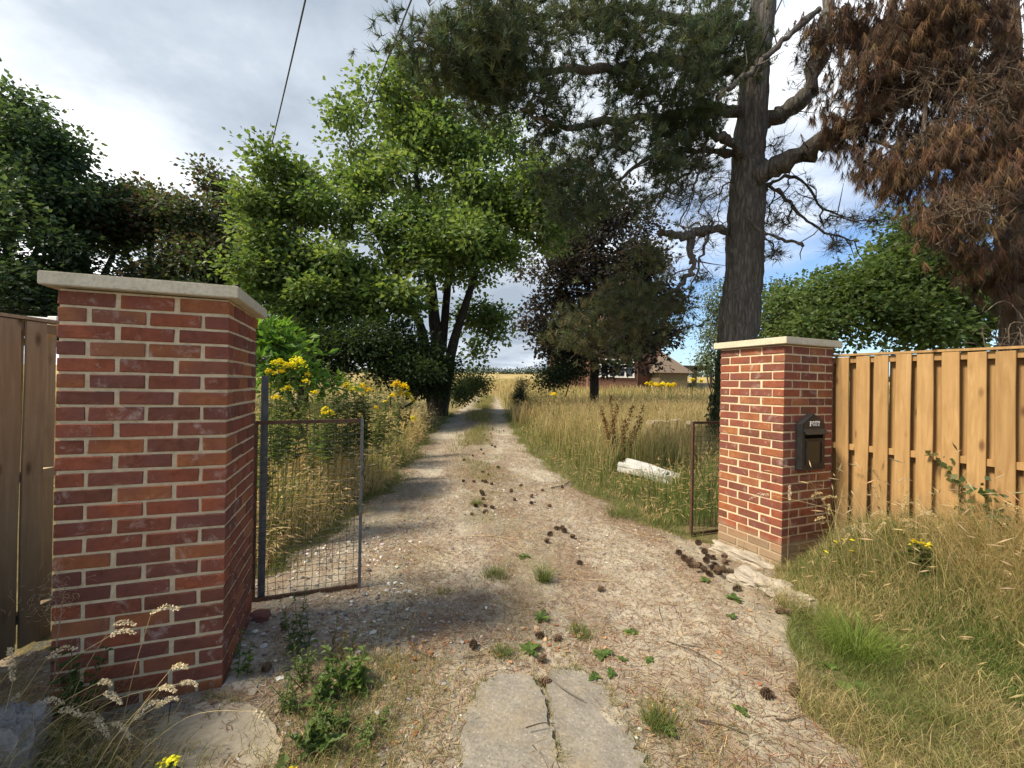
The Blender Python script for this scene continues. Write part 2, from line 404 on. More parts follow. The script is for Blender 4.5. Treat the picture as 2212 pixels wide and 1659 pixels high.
def _mono(a):
    o = [a[0]]
    for p in a[1:]:
        if p[1] > o[-1][1]+.02: o.append(p)
    return np.array(o)
DL, DR = _mono(DL), _mono(DR)
DEND = min(DL[-1, 1], DR[-1, 1])
def xl(y): return np.interp(y, DL[:, 1], DL[:, 0])+.09*np.sin(np.asarray(y)*3.1)+.05*np.sin(np.asarray(y)*7.3+.7)+.03*np.sin(np.asarray(y)*12.3+1)
def xr(y): return np.interp(y, DR[:, 1], DR[:, 0])+.06*np.sin(np.asarray(y)*4.3+2)+.03*np.sin(np.asarray(y)*11.1)
def on_drive(x, y, m=0.0): return (x > xl(y)+m) & (x < xr(y)-m) & (y < DEND)
def nz(x, y, s, seed=0):
    """cheap smooth value noise"""
    a = np.asarray(x)*s+seed*13.7; b = np.asarray(y)*s+seed*7.3
    i, j = np.floor(a), np.floor(b); fa, fb = a-i, b-j; fa = fa*fa*(3-2*fa); fb = fb*fb*(3-2*fb)
    h = lambda p, q: np.modf(np.abs(np.sin(p*127.1+q*311.7+seed)*43758.5453))[0]
    return (h(i, j)*(1-fa)+h(i+1, j)*fa)*(1-fb)+(h(i, j+1)*(1-fa)+h(i+1, j+1)*fa)*fb
sgn = lambda n, m, k: np.sign(np.linspace(-1, 1, n))*np.abs(np.linspace(-1, 1, n))**k*m
xs = np.unique(np.round(np.concatenate([sgn(140, 700, 3.2), np.linspace(-8, 10, 120)]), 3))
ys = np.unique(np.round(np.concatenate([-30*np.linspace(0, 1, 12)**2, np.linspace(0, 14, 120), 14+686*np.linspace(0, 1, 120)**2.6]), 3))
def gz(X, Y): return G(X, Y)-.05*on_drive(X, Y, .12)
V, F = grid_mesh(xs, ys, gz)
tag(link('ground', mesh_np('ground', V, F, M_SOIL, smooth=True)), 'rough meadow ground rising gently behind the gate', None, None, 'structure')

T_ = np.linspace(0, 1, 260); Yd = np.concatenate([np.linspace(-5.9, 1.2, 60), np.linspace(1.22, 6.5, 330), np.linspace(6.55, 11, 110), np.linspace(11.1, DEND, 90)])
Yg, Tg = np.meshgrid(Yd, T_, indexing='ij'); Xg = xl(Yg)*(1-Tg)+xr(Yg)*Tg
def drive_relief(X, Y):
    r = (nz(X, Y, 1.6, 1)-.5)*.035+(nz(X, Y, 5, 2)-.5)*.022+(nz(X, Y, 14, 3)-.5)*.014+(nz(X, Y, 38, 4)-.5)*.010
    cx = (xl(Y)+xr(Y))/2
    rut = np.exp(-((X-cx-.8)/.32)**2)+np.exp(-((X-cx+.75)/.32)**2)
    return .012+r-.022*rut*np.clip(Y-3, 0, 1)
def drive_z(X, Y):
    X = np.asarray(X, float); Y = np.asarray(Y, float)
    e = np.minimum(X-xl(Y), xr(Y)-X)
    return G(X, Y)+drive_relief(X, Y)*np.clip(e/.25, 0, 1)-.03*(1-np.clip(e/.12, 0, 1))
V = np.stack([Xg, Yg, drive_z(Xg, Yg)], -1).reshape(-1, 3)
n = len(T_); i = np.arange(len(Yd)-1)[:, None]*n+np.arange(n-1)[None]
cxm = (xl(Yg)+xr(Yg))/2; near = np.clip((3.6-Yg)/1.6, 0, 1)
trk = np.exp(-((Xg-cxm-.80-.35*near)/.36)**2)+np.exp(-((Xg-cxm+.72)/.34)**2)*(1-near*.6)
mid = np.exp(-((Xg-cxm)/.30)**2)*np.clip((Yg-2.4)/1.5, 0, 1)
dcol = np.stack([np.clip(trk, 0, 1), np.clip(mid, 0, 1), np.zeros_like(trk)], -1).reshape(-1, 3)      # compacted tracks, weedy crown
tag(link('drive', mesh_np('drive', V, np.stack([i, i+1, i+n+1, i+n], -1).reshape(-1, 4), M_DRIVE, dcol, smooth=True)),
    'dirt and gravel drive running between the gate pillars', None, None, 'structure')
def SZ(x, y):
    """top of whatever ground is there"""
    return np.where(on_drive(x, y), np.maximum(drive_z(x, y), G(x, y)-.03), G(x, y))
def DP(px, py):
    q = GP(px, py); q[2] = float(SZ(q[0], q[1])); return q

def slab(name, pts, h, label, m, parent=None, rough=.012, step=.035):
    """a flat slab of uneven outline lying in the ground"""
    pts = np.asarray(pts, float); k = 7
    pl = []
    for a, b in zip(pts, np.roll(pts, -1, 0)):
        for t in np.linspace(0, 1, k, endpoint=False): pl.append(a*(1-t)+b*t+rng.normal(0, .010, 2))
    bm = bmesh.new(); top = []
    for x, y in pl: top.append(bm.verts.new((x, y, 0)))
    f = bm.faces.new(top); bmesh.ops.triangulate(bm, faces=[f])
    bmesh.ops.subdivide_edges(bm, edges=[e for e in bm.edges if e.calc_length() > .12], cuts=3, use_grid_fill=True)
    bmesh.ops.triangulate(bm, faces=bm.faces[:])
    edge = [e for e in bm.edges if e.is_boundary]
    r = bmesh.ops.extrude_edge_only(bm, edges=edge)
    low = set(v for v in r['geom'] if isinstance(v, bmesh.types.BMVert))
    for v in bm.verts:
        g = float(G(v.co.x, v.co.y))
        if v in low: v.co.z = g-.06
        else: v.co.z = g+h+rough*(nz(v.co.x, v.co.y, 3, 9)-.5)+rough*.4*(nz(v.co.x, v.co.y, 17, 4)-.5)
    bmesh.ops.recalc_face_normals(bm, faces=bm.faces[:])
    me = bpy.data.meshes.new(name); bm.to_mesh(me); bm.free(); me.materials.append(m)
    o = link(name, me, parent); return o
pv = thing('pavement_slab', 'cracked grey concrete slab lying in the drive at the bottom of the picture', 'slab', GP(1200, 1600)); pv['kind'] = 'structure'
def loc2(px, py): return GP(px, py)[:2]
def child_slab(pts, h, m, nm):
    o = slab(nm, pts, h, None, m); o.data.transform(Matrix.Translation(-Vector(ORG[pv.name]))); o.parent = pv
child_slab([loc2(990, 1740), loc2(1000, 1640), loc2(1012, 1545), loc2(1038, 1482), loc2(1085, 1464), loc2(1140, 1462), loc2(1168, 1500), loc2(1190, 1570), loc2(1205, 1650), loc2(1210, 1740)], .022, M_SLAB, 'concrete_panel')
child_slab([loc2(1222, 1740), loc2(1212, 1645), loc2(1198, 1560), loc2(1180, 1490), loc2(1186, 1455), loc2(1240, 1447), loc2(1300, 1475), loc2(1340, 1545), loc2(1390, 1640), loc2(1410, 1740)], .017, M_SLAB, 'concrete_panel')
sc_ = slab('cement_patch', [loc2(270, 1760), loc2(300, 1640), loc2(360, 1560), loc2(430, 1520), loc2(520, 1530), loc2(590, 1570), loc2(610, 1640), loc2(640, 1760)], .032, None, M_SCREED, rough=.025)
tag(sc_, 'pale cracked cement patch at the foot of the left brick pillar', None, None, 'structure')
sc_ = slab('pillar_footing', [loc2(488, 1492), loc2(520, 1400), loc2(548, 1330), loc2(600, 1330), loc2(600, 1400), loc2(575, 1470), loc2(545, 1520)], .03, None, M_PALECONC, rough=.05)
tag(sc_, 'crumbly pale concrete footing along the inner side of the left pillar', 'concrete footing')

# ------------------------------------------------------------------ gate pillars
def brick_mesh(k):
    bm = bmesh.new(); bmesh.ops.create_cube(bm, size=1)
    for v in bm.verts: v.co = Vector((v.co.x*(.2075 if k < 4 else .205), v.co.y*.1025, v.co.z*.0612))+Vector(rng.uniform(-.0016, .0016, 3))
    bmesh.ops.bevel(bm, geom=bm.edges[:], offset=.0028, segments=1, affect='EDGES')
    for v in bm.verts: v.co += Vector(rng.uniform(-.0007, .0007, 3))
    me = bpy.data.meshes.new('brick'); bm.to_mesh(me); bm.free(); return me
def pillar(origin, yaw, top, label, cat, first_front, mb, mm):
    t = thing('gate_pillar', label, cat, (origin[0], origin[1], 0), 'brick gate pillars')
    t.rotation_euler.z = yaw
    protos = []
    for k in range(6):
        me = brick_mesh(k); me.materials.append(mb); protos.append(me)
    W_ = .665
    def put(x, y, z, along_y, face):
        o = bpy.data.objects.new('brick', protos[rng.integers(6)]); C.objects.link(o); o.parent = t
        jit = float(np.clip(rng.normal(0, .0011), -.002, .002))
        o.location = (x+(jit if face in 'lr' else rng.normal(0, .001)), y+(jit if face in 'fb' else rng.normal(0, .001)), z+rng.normal(0, .0008))
        o.rotation_euler = (rng.normal(0, .004)+(math.pi if rng.random() < .5 else 0), rng.normal(0, .003), (math.pi/2 if along_y else 0)+rng.normal(0, .0035)+(math.pi if rng.random() < .5 else 0))
    for c in range(26):
        z = top-.075*c-.0425
        front3 = (c % 2 == 0) == first_front
        for q in range(3):
            p = .10375+.22875*q
            if front3: put(p, .05125, z, 0, 'f'); put(p, W_-.05125, z, 0, 'b')
            else: put(.05125, p, z, 1, 'l'); put(W_-.05125, p, z, 1, 'r')
        for q in range(2):
            p = .2215+.222*q
            if front3: put(.05125, p, z, 1, 'l'); put(W_-.05125, p, z, 1, 'r')
            else: put(p, .05125, z, 0, 'f'); put(p, W_-.05125, z, 0, 'b')
    b = MB(); ht = top-.002
    b.box((W_/2, W_/2, ht/2-.05), (W_-.013, W_-.013, ht+.1))
    o = link('mortar_core', b.mesh('mortar_core', mm)); o.parent = t
    # coping stone with a weathered top and drip edge
    ov, th = .047, .060
    bm = bmesh.new(); bmesh.ops.create_cube(bm, size=1)
    for v in bm.verts: v.co = Vector((v.co.x*(W_+2*ov), v.co.y*(W_+2*ov), v.co.z*th))
    tf = [f for f in bm.faces if f.normal.z > .9]
    bmesh.ops.poke(bm, faces=tf)
    for v in bm.verts:
        if abs(v.co.x) < .01 and abs(v.co.y) < .01: v.co.z += .018
    bmesh.ops.bevel(bm, geom=[e for e in bm.edges if e.calc_face_angle(0) > .5], offset=.004, segments=2, affect='EDGES')
    me = bpy.data.meshes.new('coping_stone'); bm.to_mesh(me); bm.free(); me.materials.append(M_CAP)
    o = link('coping_stone', me); o.parent = t; o.location = (W_/2, W_/2, top+th/2+.004)
    return t
TOP = 1.955
YL = .3477; eL = np.array([math.cos(YL), math.sin(YL)]); nL = np.array([-eL[1], eL[0]])
A_L = np.array([-1.4146, 2.1814])-.667*eL
pillar(A_L, YL, TOP, 'red brick gate pillar with stone cap standing at the left of the drive, weeds at its foot', 'gate pillar', True, M_BRICK, M_MORTAR)
B_R = np.array([2.3334, 3.7468])
pillar(B_R, .398, TOP-.012, 'red brick gate pillar with a black post box on its front and mud stained base', 'gate pillar', False, M_BRICKMUD, M_MORTARMUD)

# ------------------------------------------------------------------ post box
AXR = np.array([[GATE_E[0], GATE_E[1], 0], [GATE_N[0], GATE_N[1], 0], [0, 0, 1]])   # rows: along face, into pillar, up
def RB(x, d, z): return np.array([*(B_R+GATE_E*x-GATE_N*d), z])
pb = thing('post_box', 'black metal post box with gabled top and white lettering on the right pillar', 'post box', RB(.305, 0, .87))
def prism(poly, d0, d1):
    """polygon in the wall plane extruded outwards from d0 to d1"""
    n = len(poly); V = [RB(x, d0, z) for x, z in poly]+[RB(x, d1, z) for x, z in poly]
    bm = bmesh.new(); vs = [bm.verts.new(v) for v in V]
    bm.faces.new(vs[:n]); bm.faces.new(vs[n:][::-1])
    for i in range(n): bm.faces.new((vs[i], vs[i+n], vs[(i+1) % n+n], vs[(i+1) % n]))
    bmesh.ops.recalc_face_normals(bm, faces=bm.faces[:]); return bm
def pbpart(name, bm, mat, parent=pb, bev=.003):
    bmesh.ops.bevel(bm, geom=bm.edges[:], offset=bev, segments=2, affect='EDGES') if bev else None
    me = bpy.data.meshes.new(name); bm.to_mesh(me); bm.free(); me.transform(Matrix.Translation(-Vector(ORG[parent.name])))
    me.materials.append(mat); o = link(name, me, parent); return o
X0, X1, Z0, Z1, ZA = .157, .455, .868, 1.262, 1.350
xm = (X0+X1)/2
pbpart('case', prism([(X0, Z0), (X1, Z0), (X1, Z1), (xm, ZA), (X0, Z1)], .002, .062), M_BLACK, bev=.0018)
pbpart('front_rim', prism([(X0-.004, Z0-.006), (X1+.004, Z0-.006), (X1+.004, Z0+.012), (X0-.004, Z0+.012)], .0, .068), M_BLACK)
pbpart('gable_plate', prism([(X0+.012, 1.222), (X1-.012, 1.222), (X1-.012, 1.262), (xm, ZA-.018), (X0+.012, 1.262)], .060, .066), M_BLACK)
bm = bmesh.new()
prof = [(.06, 1.222), (.066, 1.224), (.100, 1.176), (.098, 1.171), (.06, 1.196)]
vs = [[bm.verts.new(RB(x, d, z)) for d, z in prof] for x in (X0+.010, X1-.008)]
bm.faces.new(vs[0]); bm.faces.new(vs[1][::-1])
for i in range(5): bm.faces.new((vs[0][i], vs[1][i], vs[1][(i+1) % 5], vs[0][(i+1) % 5]))
bmesh.ops.recalc_face_normals(bm, faces=bm.faces[:]); pbpart('flap', bm, M_BLACK, bev=.0015)
pbpart('slot', prism([(X0+.03, 1.135), (X1-.03, 1.135), (X1-.03, 1.165), (X0+.03, 1.165)], .058, .0645), Mat('slot_dark', .9, .05, (.004, .004, .004)).m, bev=0)
for (a, b, c, d) in ((X0+.045, X1-.045, .905, .920), (X0+.045, X1-.045, 1.105, 1.120), (X0+.045, X0+.060, .920, 1.105), (X1-.060, X1-.045, .920, 1.105)):
    pbpart('door_frame', prism([(a, c), (b, c), (b, d), (a, d)], .060, .071), M_BLACK)
pbpart('door_panel', prism([(X0+.06, .92), (X1-.06, .92), (X1-.06, 1.105), (X0+.06, 1.105)], .058, .0645), Mat('olive_black_panel', .35, .5, (.022, .021, .014)).m, bev=0)
# lettering: strokes with serifs
def letter(ch):
    S = {'P': [[(0, 0), (0, 1)], [(-.16, 0), (.2, 0)], [(-.16, 1), (0, 1)], [(0, 1), (.36, 1), (.56, .9), (.6, .74), (.54, .57), (.36, .48), (0, .48)]],
         'O': [[(.36*math.cos(a)+.34, .5*math.sin(a)+.5) for a in np.linspace(0, 2*math.pi, 17)]],
         'S': [[(.58, .74), (.55, .9), (.38, 1), (.18, .98), (.06, .84), (.1, .66), (.3, .54), (.5, .42), (.58, .25), (.48, .06), (.28, 0), (.1, .05), (.03, .24)], [(.58, .7), (.58, 1)], [(.03, 0), (.03, .3)]],
         'T': [[(.33, 0), (.33, 1)], [(0, 1), (.66, 1)], [(0, 1), (0, .76)], [(.66, 1), (.66, .76)], [(.16, 0), (.5, 0)]]}[ch]
    return S
cx = xm-.0675; lh = .036
for ch, adv in (('P', .031), ('O', .036), ('S', .032), ('T', .034)):
    b = MB()
    for st in letter(ch):
        heavy = abs(st[0][0]-st[-1][0]) < .02 and len(st) == 2
        for a, c in zip(st[:-1], st[1:]):
            a, c = np.array(a)*[.03, lh], np.array(c)*[.03, lh]
            d = c-a; L = np.hypot(*d)
            if L < 1e-6: continue
            d /= L; w = .0085 if (heavy or abs(d[1]) > .75) else .0060
            mid = (a+c)/2
            ax = np.array([GATE_E[0]*d[0], GATE_E[1]*d[0], d[1]]); pn = np.array([-GATE_E[0]*d[1], -GATE_E[1]*d[1], d[0]])
            b.box(RB(cx+.012+mid[0], .0675, 1.246+mid[1]), (L+w*.8, w, .003), [ax, pn, [-GATE_N[0], -GATE_N[1], 0]])
    o = b.build('letter', M_WHITE, pb); cx += adv

# ------------------------------------------------------------------ fences
def board_mesh(w, th, h):
    bm = bmesh.new(); bmesh.ops.create_cube(bm, size=1)
    for v in bm.verts: v.co = Vector((v.co.x*w, v.co.y*th, v.co.z*h))
    bmesh.ops.subdivide_edges(bm, edges=[e for e in bm.edges if abs((e.verts[0].co-e.verts[1].co).z) > .5], cuts=5)
    ph = rng.uniform(0, 6, 3)
    for v in bm.verts:
        v.co.x += .0025*math.sin(v.co.z*4+ph[0]); v.co.y += .004*math.sin(v.co.z*2.5+ph[1])
        v.co.z += rng.uniform(-.003, .003)
    bmesh.ops.bevel(bm, geom=[e for e in bm.edges if e.calc_face_angle(0) > 1], offset=.003, segments=1, affect='EDGES')
    me = bpy.data.meshes.new('board'); bm.to_mesh(me); bm.free(); return me
def hit_miss_fence(p0, d, nrm, length, zb, zt, mat, label, start=.055, pitch=.142, bw=.1, back_off=.071, capx=True):
    t = thing('wooden_fence', label, 'fence', (p0[0], p0[1], zb), 'board fences beside the gate pillars')
    t.rotation_euler.z = math.atan2(d[1], d[0])
    sgn_ = 1 if (-d[1]*nrm[0]+d[0]*nrm[1]) > 0 else -1        # which local y side faces the drive
    protos = [board_mesh(bw, .018, zt-zb) for _ in range(7)]
    for m in protos: m.materials.append(mat)
    def put(x, y):
        o = bpy.data.objects.new('fence_board', protos[rng.integers(7)]); C.objects.link(o); o.parent = t
        o.location = (x+rng.normal(0, .0025), y, (zt-zb)/2+rng.normal(0, .004)); o.rotation_euler = (0, rng.normal(0, .003), rng.choice([0, math.pi]))
    k = 0
    while start+bw/2+k*pitch < length:
        put(start+bw/2+k*pitch, sgn_*.033); put(start+bw/2+k*pitch+back_off, -sgn_*.033); k += 1
    for z, hh in ((zt-zb-.032, .05), ((zt-zb)*.52, .052), (.16, .05)):
        b = MB(); b.box((length/2, 0, z), (length, .044, hh)); o = link('rail', b.mesh('rail', mat)); o.parent = t
    if capx:
        b = MB(); b.box((length/2, 0, zt-zb+.014), (length, .095, .018)); o = link('capping_rail', b.mesh('capping_rail', mat)); o.parent = t
    for x in np.arange(.02, length, 1.8):
        b = MB(); b.box((x, -sgn_*.092, (zt-zb)/2-.15), (.09, .09, zt-zb+.2)); o = link('post', b.mesh('post', mat)); o.parent = t
    return t
hit_miss_fence(FEN0, FEND, FENN, 3.4, .18, 1.862, M_WOOD, 'honey coloured board fence running forward from the right pillar, gaps between its boards')
LF0 = np.array([-2.735, 2.64]); LFD = np.array([.03, -1.]); LFD /= np.hypot(*LFD)
hit_miss_fence(LF0, LFD, np.array([1., 0]), 2.6, .05, 1.865, M_WOODGREY, 'greyish weathered board fence beside the left brick pillar, seen edge on', start=.12, pitch=.128, bw=.108, back_off=.064)
b = MB(); p0, p1 = P(128, 692, 2.72), P(30, 684, 3.1)
rt = thing('metal_rail', 'thin pale metal rail with end bracket running behind the top of the left fence', 'rail', p0)
b.tube([p0, p1], .012, 8); b.build('tube', M_SILVER, rt, True)
b = MB(); b.box(p0+np.array([-.03, .01, -.004]), (.06, .05, .055)); b.build('bracket', M_WHITE, rt, bevel=.004)

# ------------------------------------------------------------------ mesh gates
def mesh_gate(a, bpt, h, label, nx, nz_, post, frame_mat, side_mat, zlift=.03):
    a = np.array([*a[:2], float(G(*a[:2]))+zlift]); bpt = np.array([*bpt[:2], float(G(*bpt[:2]))+zlift])
    t = thing('mesh_gate', label, 'gate', a, 'pair of low mesh gates')
    u_ = bpt-a; L = np.linalg.norm(u_[:2]); u_ /= L; up = np.array([0, 0, 1.]); n_ = np.cross(u_, up)
    ax = [u_, n_, up]
    for z in (0, h):
        b = MB(); b.box(a+u_*L/2+up*z, (L, .022, .025), ax); b.build('frame_rail', frame_mat, t)
    for x, m in ((0, frame_mat), (L, side_mat)):
        b = MB(); b.box(a+u_*x+up*h/2, (.022, .024, h+.02), ax); b.build('frame_upright', m, t)
    if post is not None:
        q = a+u_*post
        b = MB(); b.box(q+up*.72-n_*.035, (.034, .006, 1.66), ax); b.box(q+up*.72-n_*.015-u_*.02, (.006, .034, 1.66), ax)
        po = b.build('hinge_post', M_GALV, t)
    b = MB()
    for i in range(1, nx):
        x = L*i/nx+rng.normal(0, .0015); k = 9
        b.tube([a+u_*(x+rng.normal(0, .002))+up*(h*j/k)+n_*rng.normal(0, .004) for j in range(k+1)], .0018, 4, cap=False)
    for j in range(1, nz_):
        z = h*j/nz_+rng.normal(0, .002); k = 9
        b.tube([a+u_*(L*i/k)+up*(z+rng.normal(0, .0025))+n_*rng.normal(0, .004) for i in range(k+1)], .0018, 4, cap=False)
    o = b.build('wire_mesh', M_WIRE, t); o['kind'] = 'stuff'
    b = MB()
    for j in range(1, nz_, 2):
        b.tube([a+u_*(L+.014*math.cos(q))+n_*.016*math.sin(q)+up*(h*j/nz_+.001*q) for q in np.linspace(0, 6.28, 7)], .0022, 4, cap=False)
    o = b.build('wire_binding', M_RUST, t); o['kind'] = 'stuff'
    b = MB(); c = a+u_*L+up*h*.72
    b.tube([c-u_*.03, c+n_*.02, c+u_*.06+n_*.03+up*.004, c+u_*.11+up*.006], .0028, 5)
    b.tube([c, c+u_*.012+n_*.02-up*.05, c+u_*.03+n_*.01-up*.12], .0026, 5)
    b.build('latch_wire', M_BLACK, t)
    return t
gp1, gp2 = DP(546, 1306), DP(776, 1273)
mesh_gate(gp1, gp2, 1.225, 'low rusty framed wire mesh gate beside the left pillar', 15, 25, .05, M_RUST, M_GALV)
gq1 = DP(1493, 1160); gq0 = np.array([*(gq1[:2]+GATE_E*.85), 0])
mesh_gate(gq0, gq1, 1.16, 'low rusty mesh gate leaf half hidden behind the right pillar', 15, 24, None, M_RUST, M_RUST)

# ------------------------------------------------------------------ stones and rubble
def rock(name, loc, size, mat, label=None, cat=None, group=None, rot=0, sub=3, rough=.25, flat=0):
    bm = bmesh.new(); bmesh.ops.create_icosphere(bm, subdivisions=sub+(1 if max(size) > .1 and sub > 2 else 0), radius=1)
    off = Vector(rng.uniform(-50, 50, 3))
    for v in bm.verts:
        d = v.co.normalized()
        q = Vector((max(-.75, min(.75, d.x)), max(-.75, min(.75, d.y)), max(-.7, min(.7, d.z))))/.75
        f = 1+rough*mnoise.noise(d*1.7+off)+rough*.5*mnoise.noise(d*4+off)+rough*.35*mnoise.noise(d*9+off)+rough*.28*mnoise.noise(d*19+off)
        v.co = Vector((q.x*size[0]*f, q.y*size[1]*f, q.z*size[2]*f))
    me = bpy.data.meshes.new(name); bm.to_mesh(me); bm.free(); me.materials.append(mat)
    o = link(name, me, None, loc); o.rotation_euler = (rng.normal(0, .05), rng.normal(0, .05), rot)
    if label: tag(o, label, cat, group)
    return o
q = GP(1605, 1207); rock('concrete_lump', (q[0], q[1], q[2]+.0), (.27, .085, .06), M_PALECONC, 'flat pale concrete lump against the base of the right pillar', 'concrete', None, -.95)
q = GP(1640, 1268); rock('concrete_lump', (q[0], q[1], q[2]), (.17, .11, .075), M_PALECONC, 'rough whitish concrete lump just in front of the heap of pine cones', 'concrete', None, -.7, 3, .4)
q = GP(1712, 1302); rock('concrete_lump', (q[0], q[1], q[2]), (.15, .09, .08), M_PALECONC, 'rough whitish concrete lump nearest the grass bank at the right pillar', 'concrete', None, -.7, 3, .4)
q = GP(560, 1345); rock('broken_brick', (q[0], q[1], q[2]+.03), (.06, .055, .035), M_BRICK, 'broken red brick lying by the inner corner of the left pillar', 'brick', None, .3, 3, .15)
kb = thing('concrete_kerb', 'crumbling white concrete kerb under the right fence, overgrown by grass', 'kerb', (*(FEN0+FEND*.5+FENN*.2), .3))
for s0, s1, h in ((.20, .62, .13), (.64, 1.0, .11), (1.02, 1.42, .10)):
    mid = FEN0+FEND*(s0+s1)/2+FENN*.16
    r = rock('kerb_block', (0, 0, 0), ((s1-s0)/2, .10, h), M_PALECONC, rot=math.atan2(FEND[1], FEND[0]), rough=.16)
    r.parent = kb; r.location = (mid[0]-ORG[kb.name][0], mid[1]-ORG[kb.name][1], .27-ORG[kb.name][2])
q = P(2, 1520, 1.60); rock('grey_boulder', (q[0], q[1], .08), (.10, .10, .22), M_ROCK, 'large smooth grey boulder at the foot of the left fence', 'boulder', None, .4, 4, .18)
q = GP(1430, 958); rb = thing('rubble_heap', 'low heap of whitish rubble half hidden in the long meadow grass', 'rubble', (q[0], q[1], q[2]))
for k in range(16):
    r = rock('rubble_stone', (0, 0, 0), rng.uniform(.10, .26, 3)*[1, .8, .6], M_PALECONC, rot=rng.uniform(0, 6), sub=2, rough=.3)
    r.parent = rb; r.location = (rng.normal(0, .45), rng.normal(0, .3), .32+rng.uniform(-.2, .22))
# white panel of painted timber or foam lying in the grass
q = GP(1400, 1032); wp = thing('white_trough', 'white weathered trough like block lying in the green grass right of the drive', 'block', (q[0], q[1], q[2]))
wp.rotation_euler = (.06, .10, -.62)
b = MB(); b.box((0, 0, .10), (.92, .30, .10)); b.box((0, -.13, .17), (.92, .05, .05)); b.box((0, .13, .17), (.92, .05, .05)); b.box((.05, 0, .185), (.5, .2, .03))
o = link('body', b.mesh('body', stone('weathered_white', (.50, .50, .46), (.72, .72, .69), 6, .5, .006))); o.parent = wp
bm = bmesh.new(); bm.from_mesh(o.data); bmesh.ops.subdivide_edges(bm, edges=bm.edges[:], cuts=6, use_grid_fill=True)
for v in bm.verts: v.co += mnoise.noise_vector(v.co*6)*.022+mnoise.noise_vector(v.co*17)*.010; v.co.z -= .10*max(0, v.co.x+.1); v.co.y *= 1.15-.3*v.co.x
bm.to_mesh(o.data); bm.free()
b = MB(); b.box((.40, -.165, .12), (.09, .03, .07)); o = link('end_notch', b.mesh('end_notch', M_ROCK)); o.parent = wp

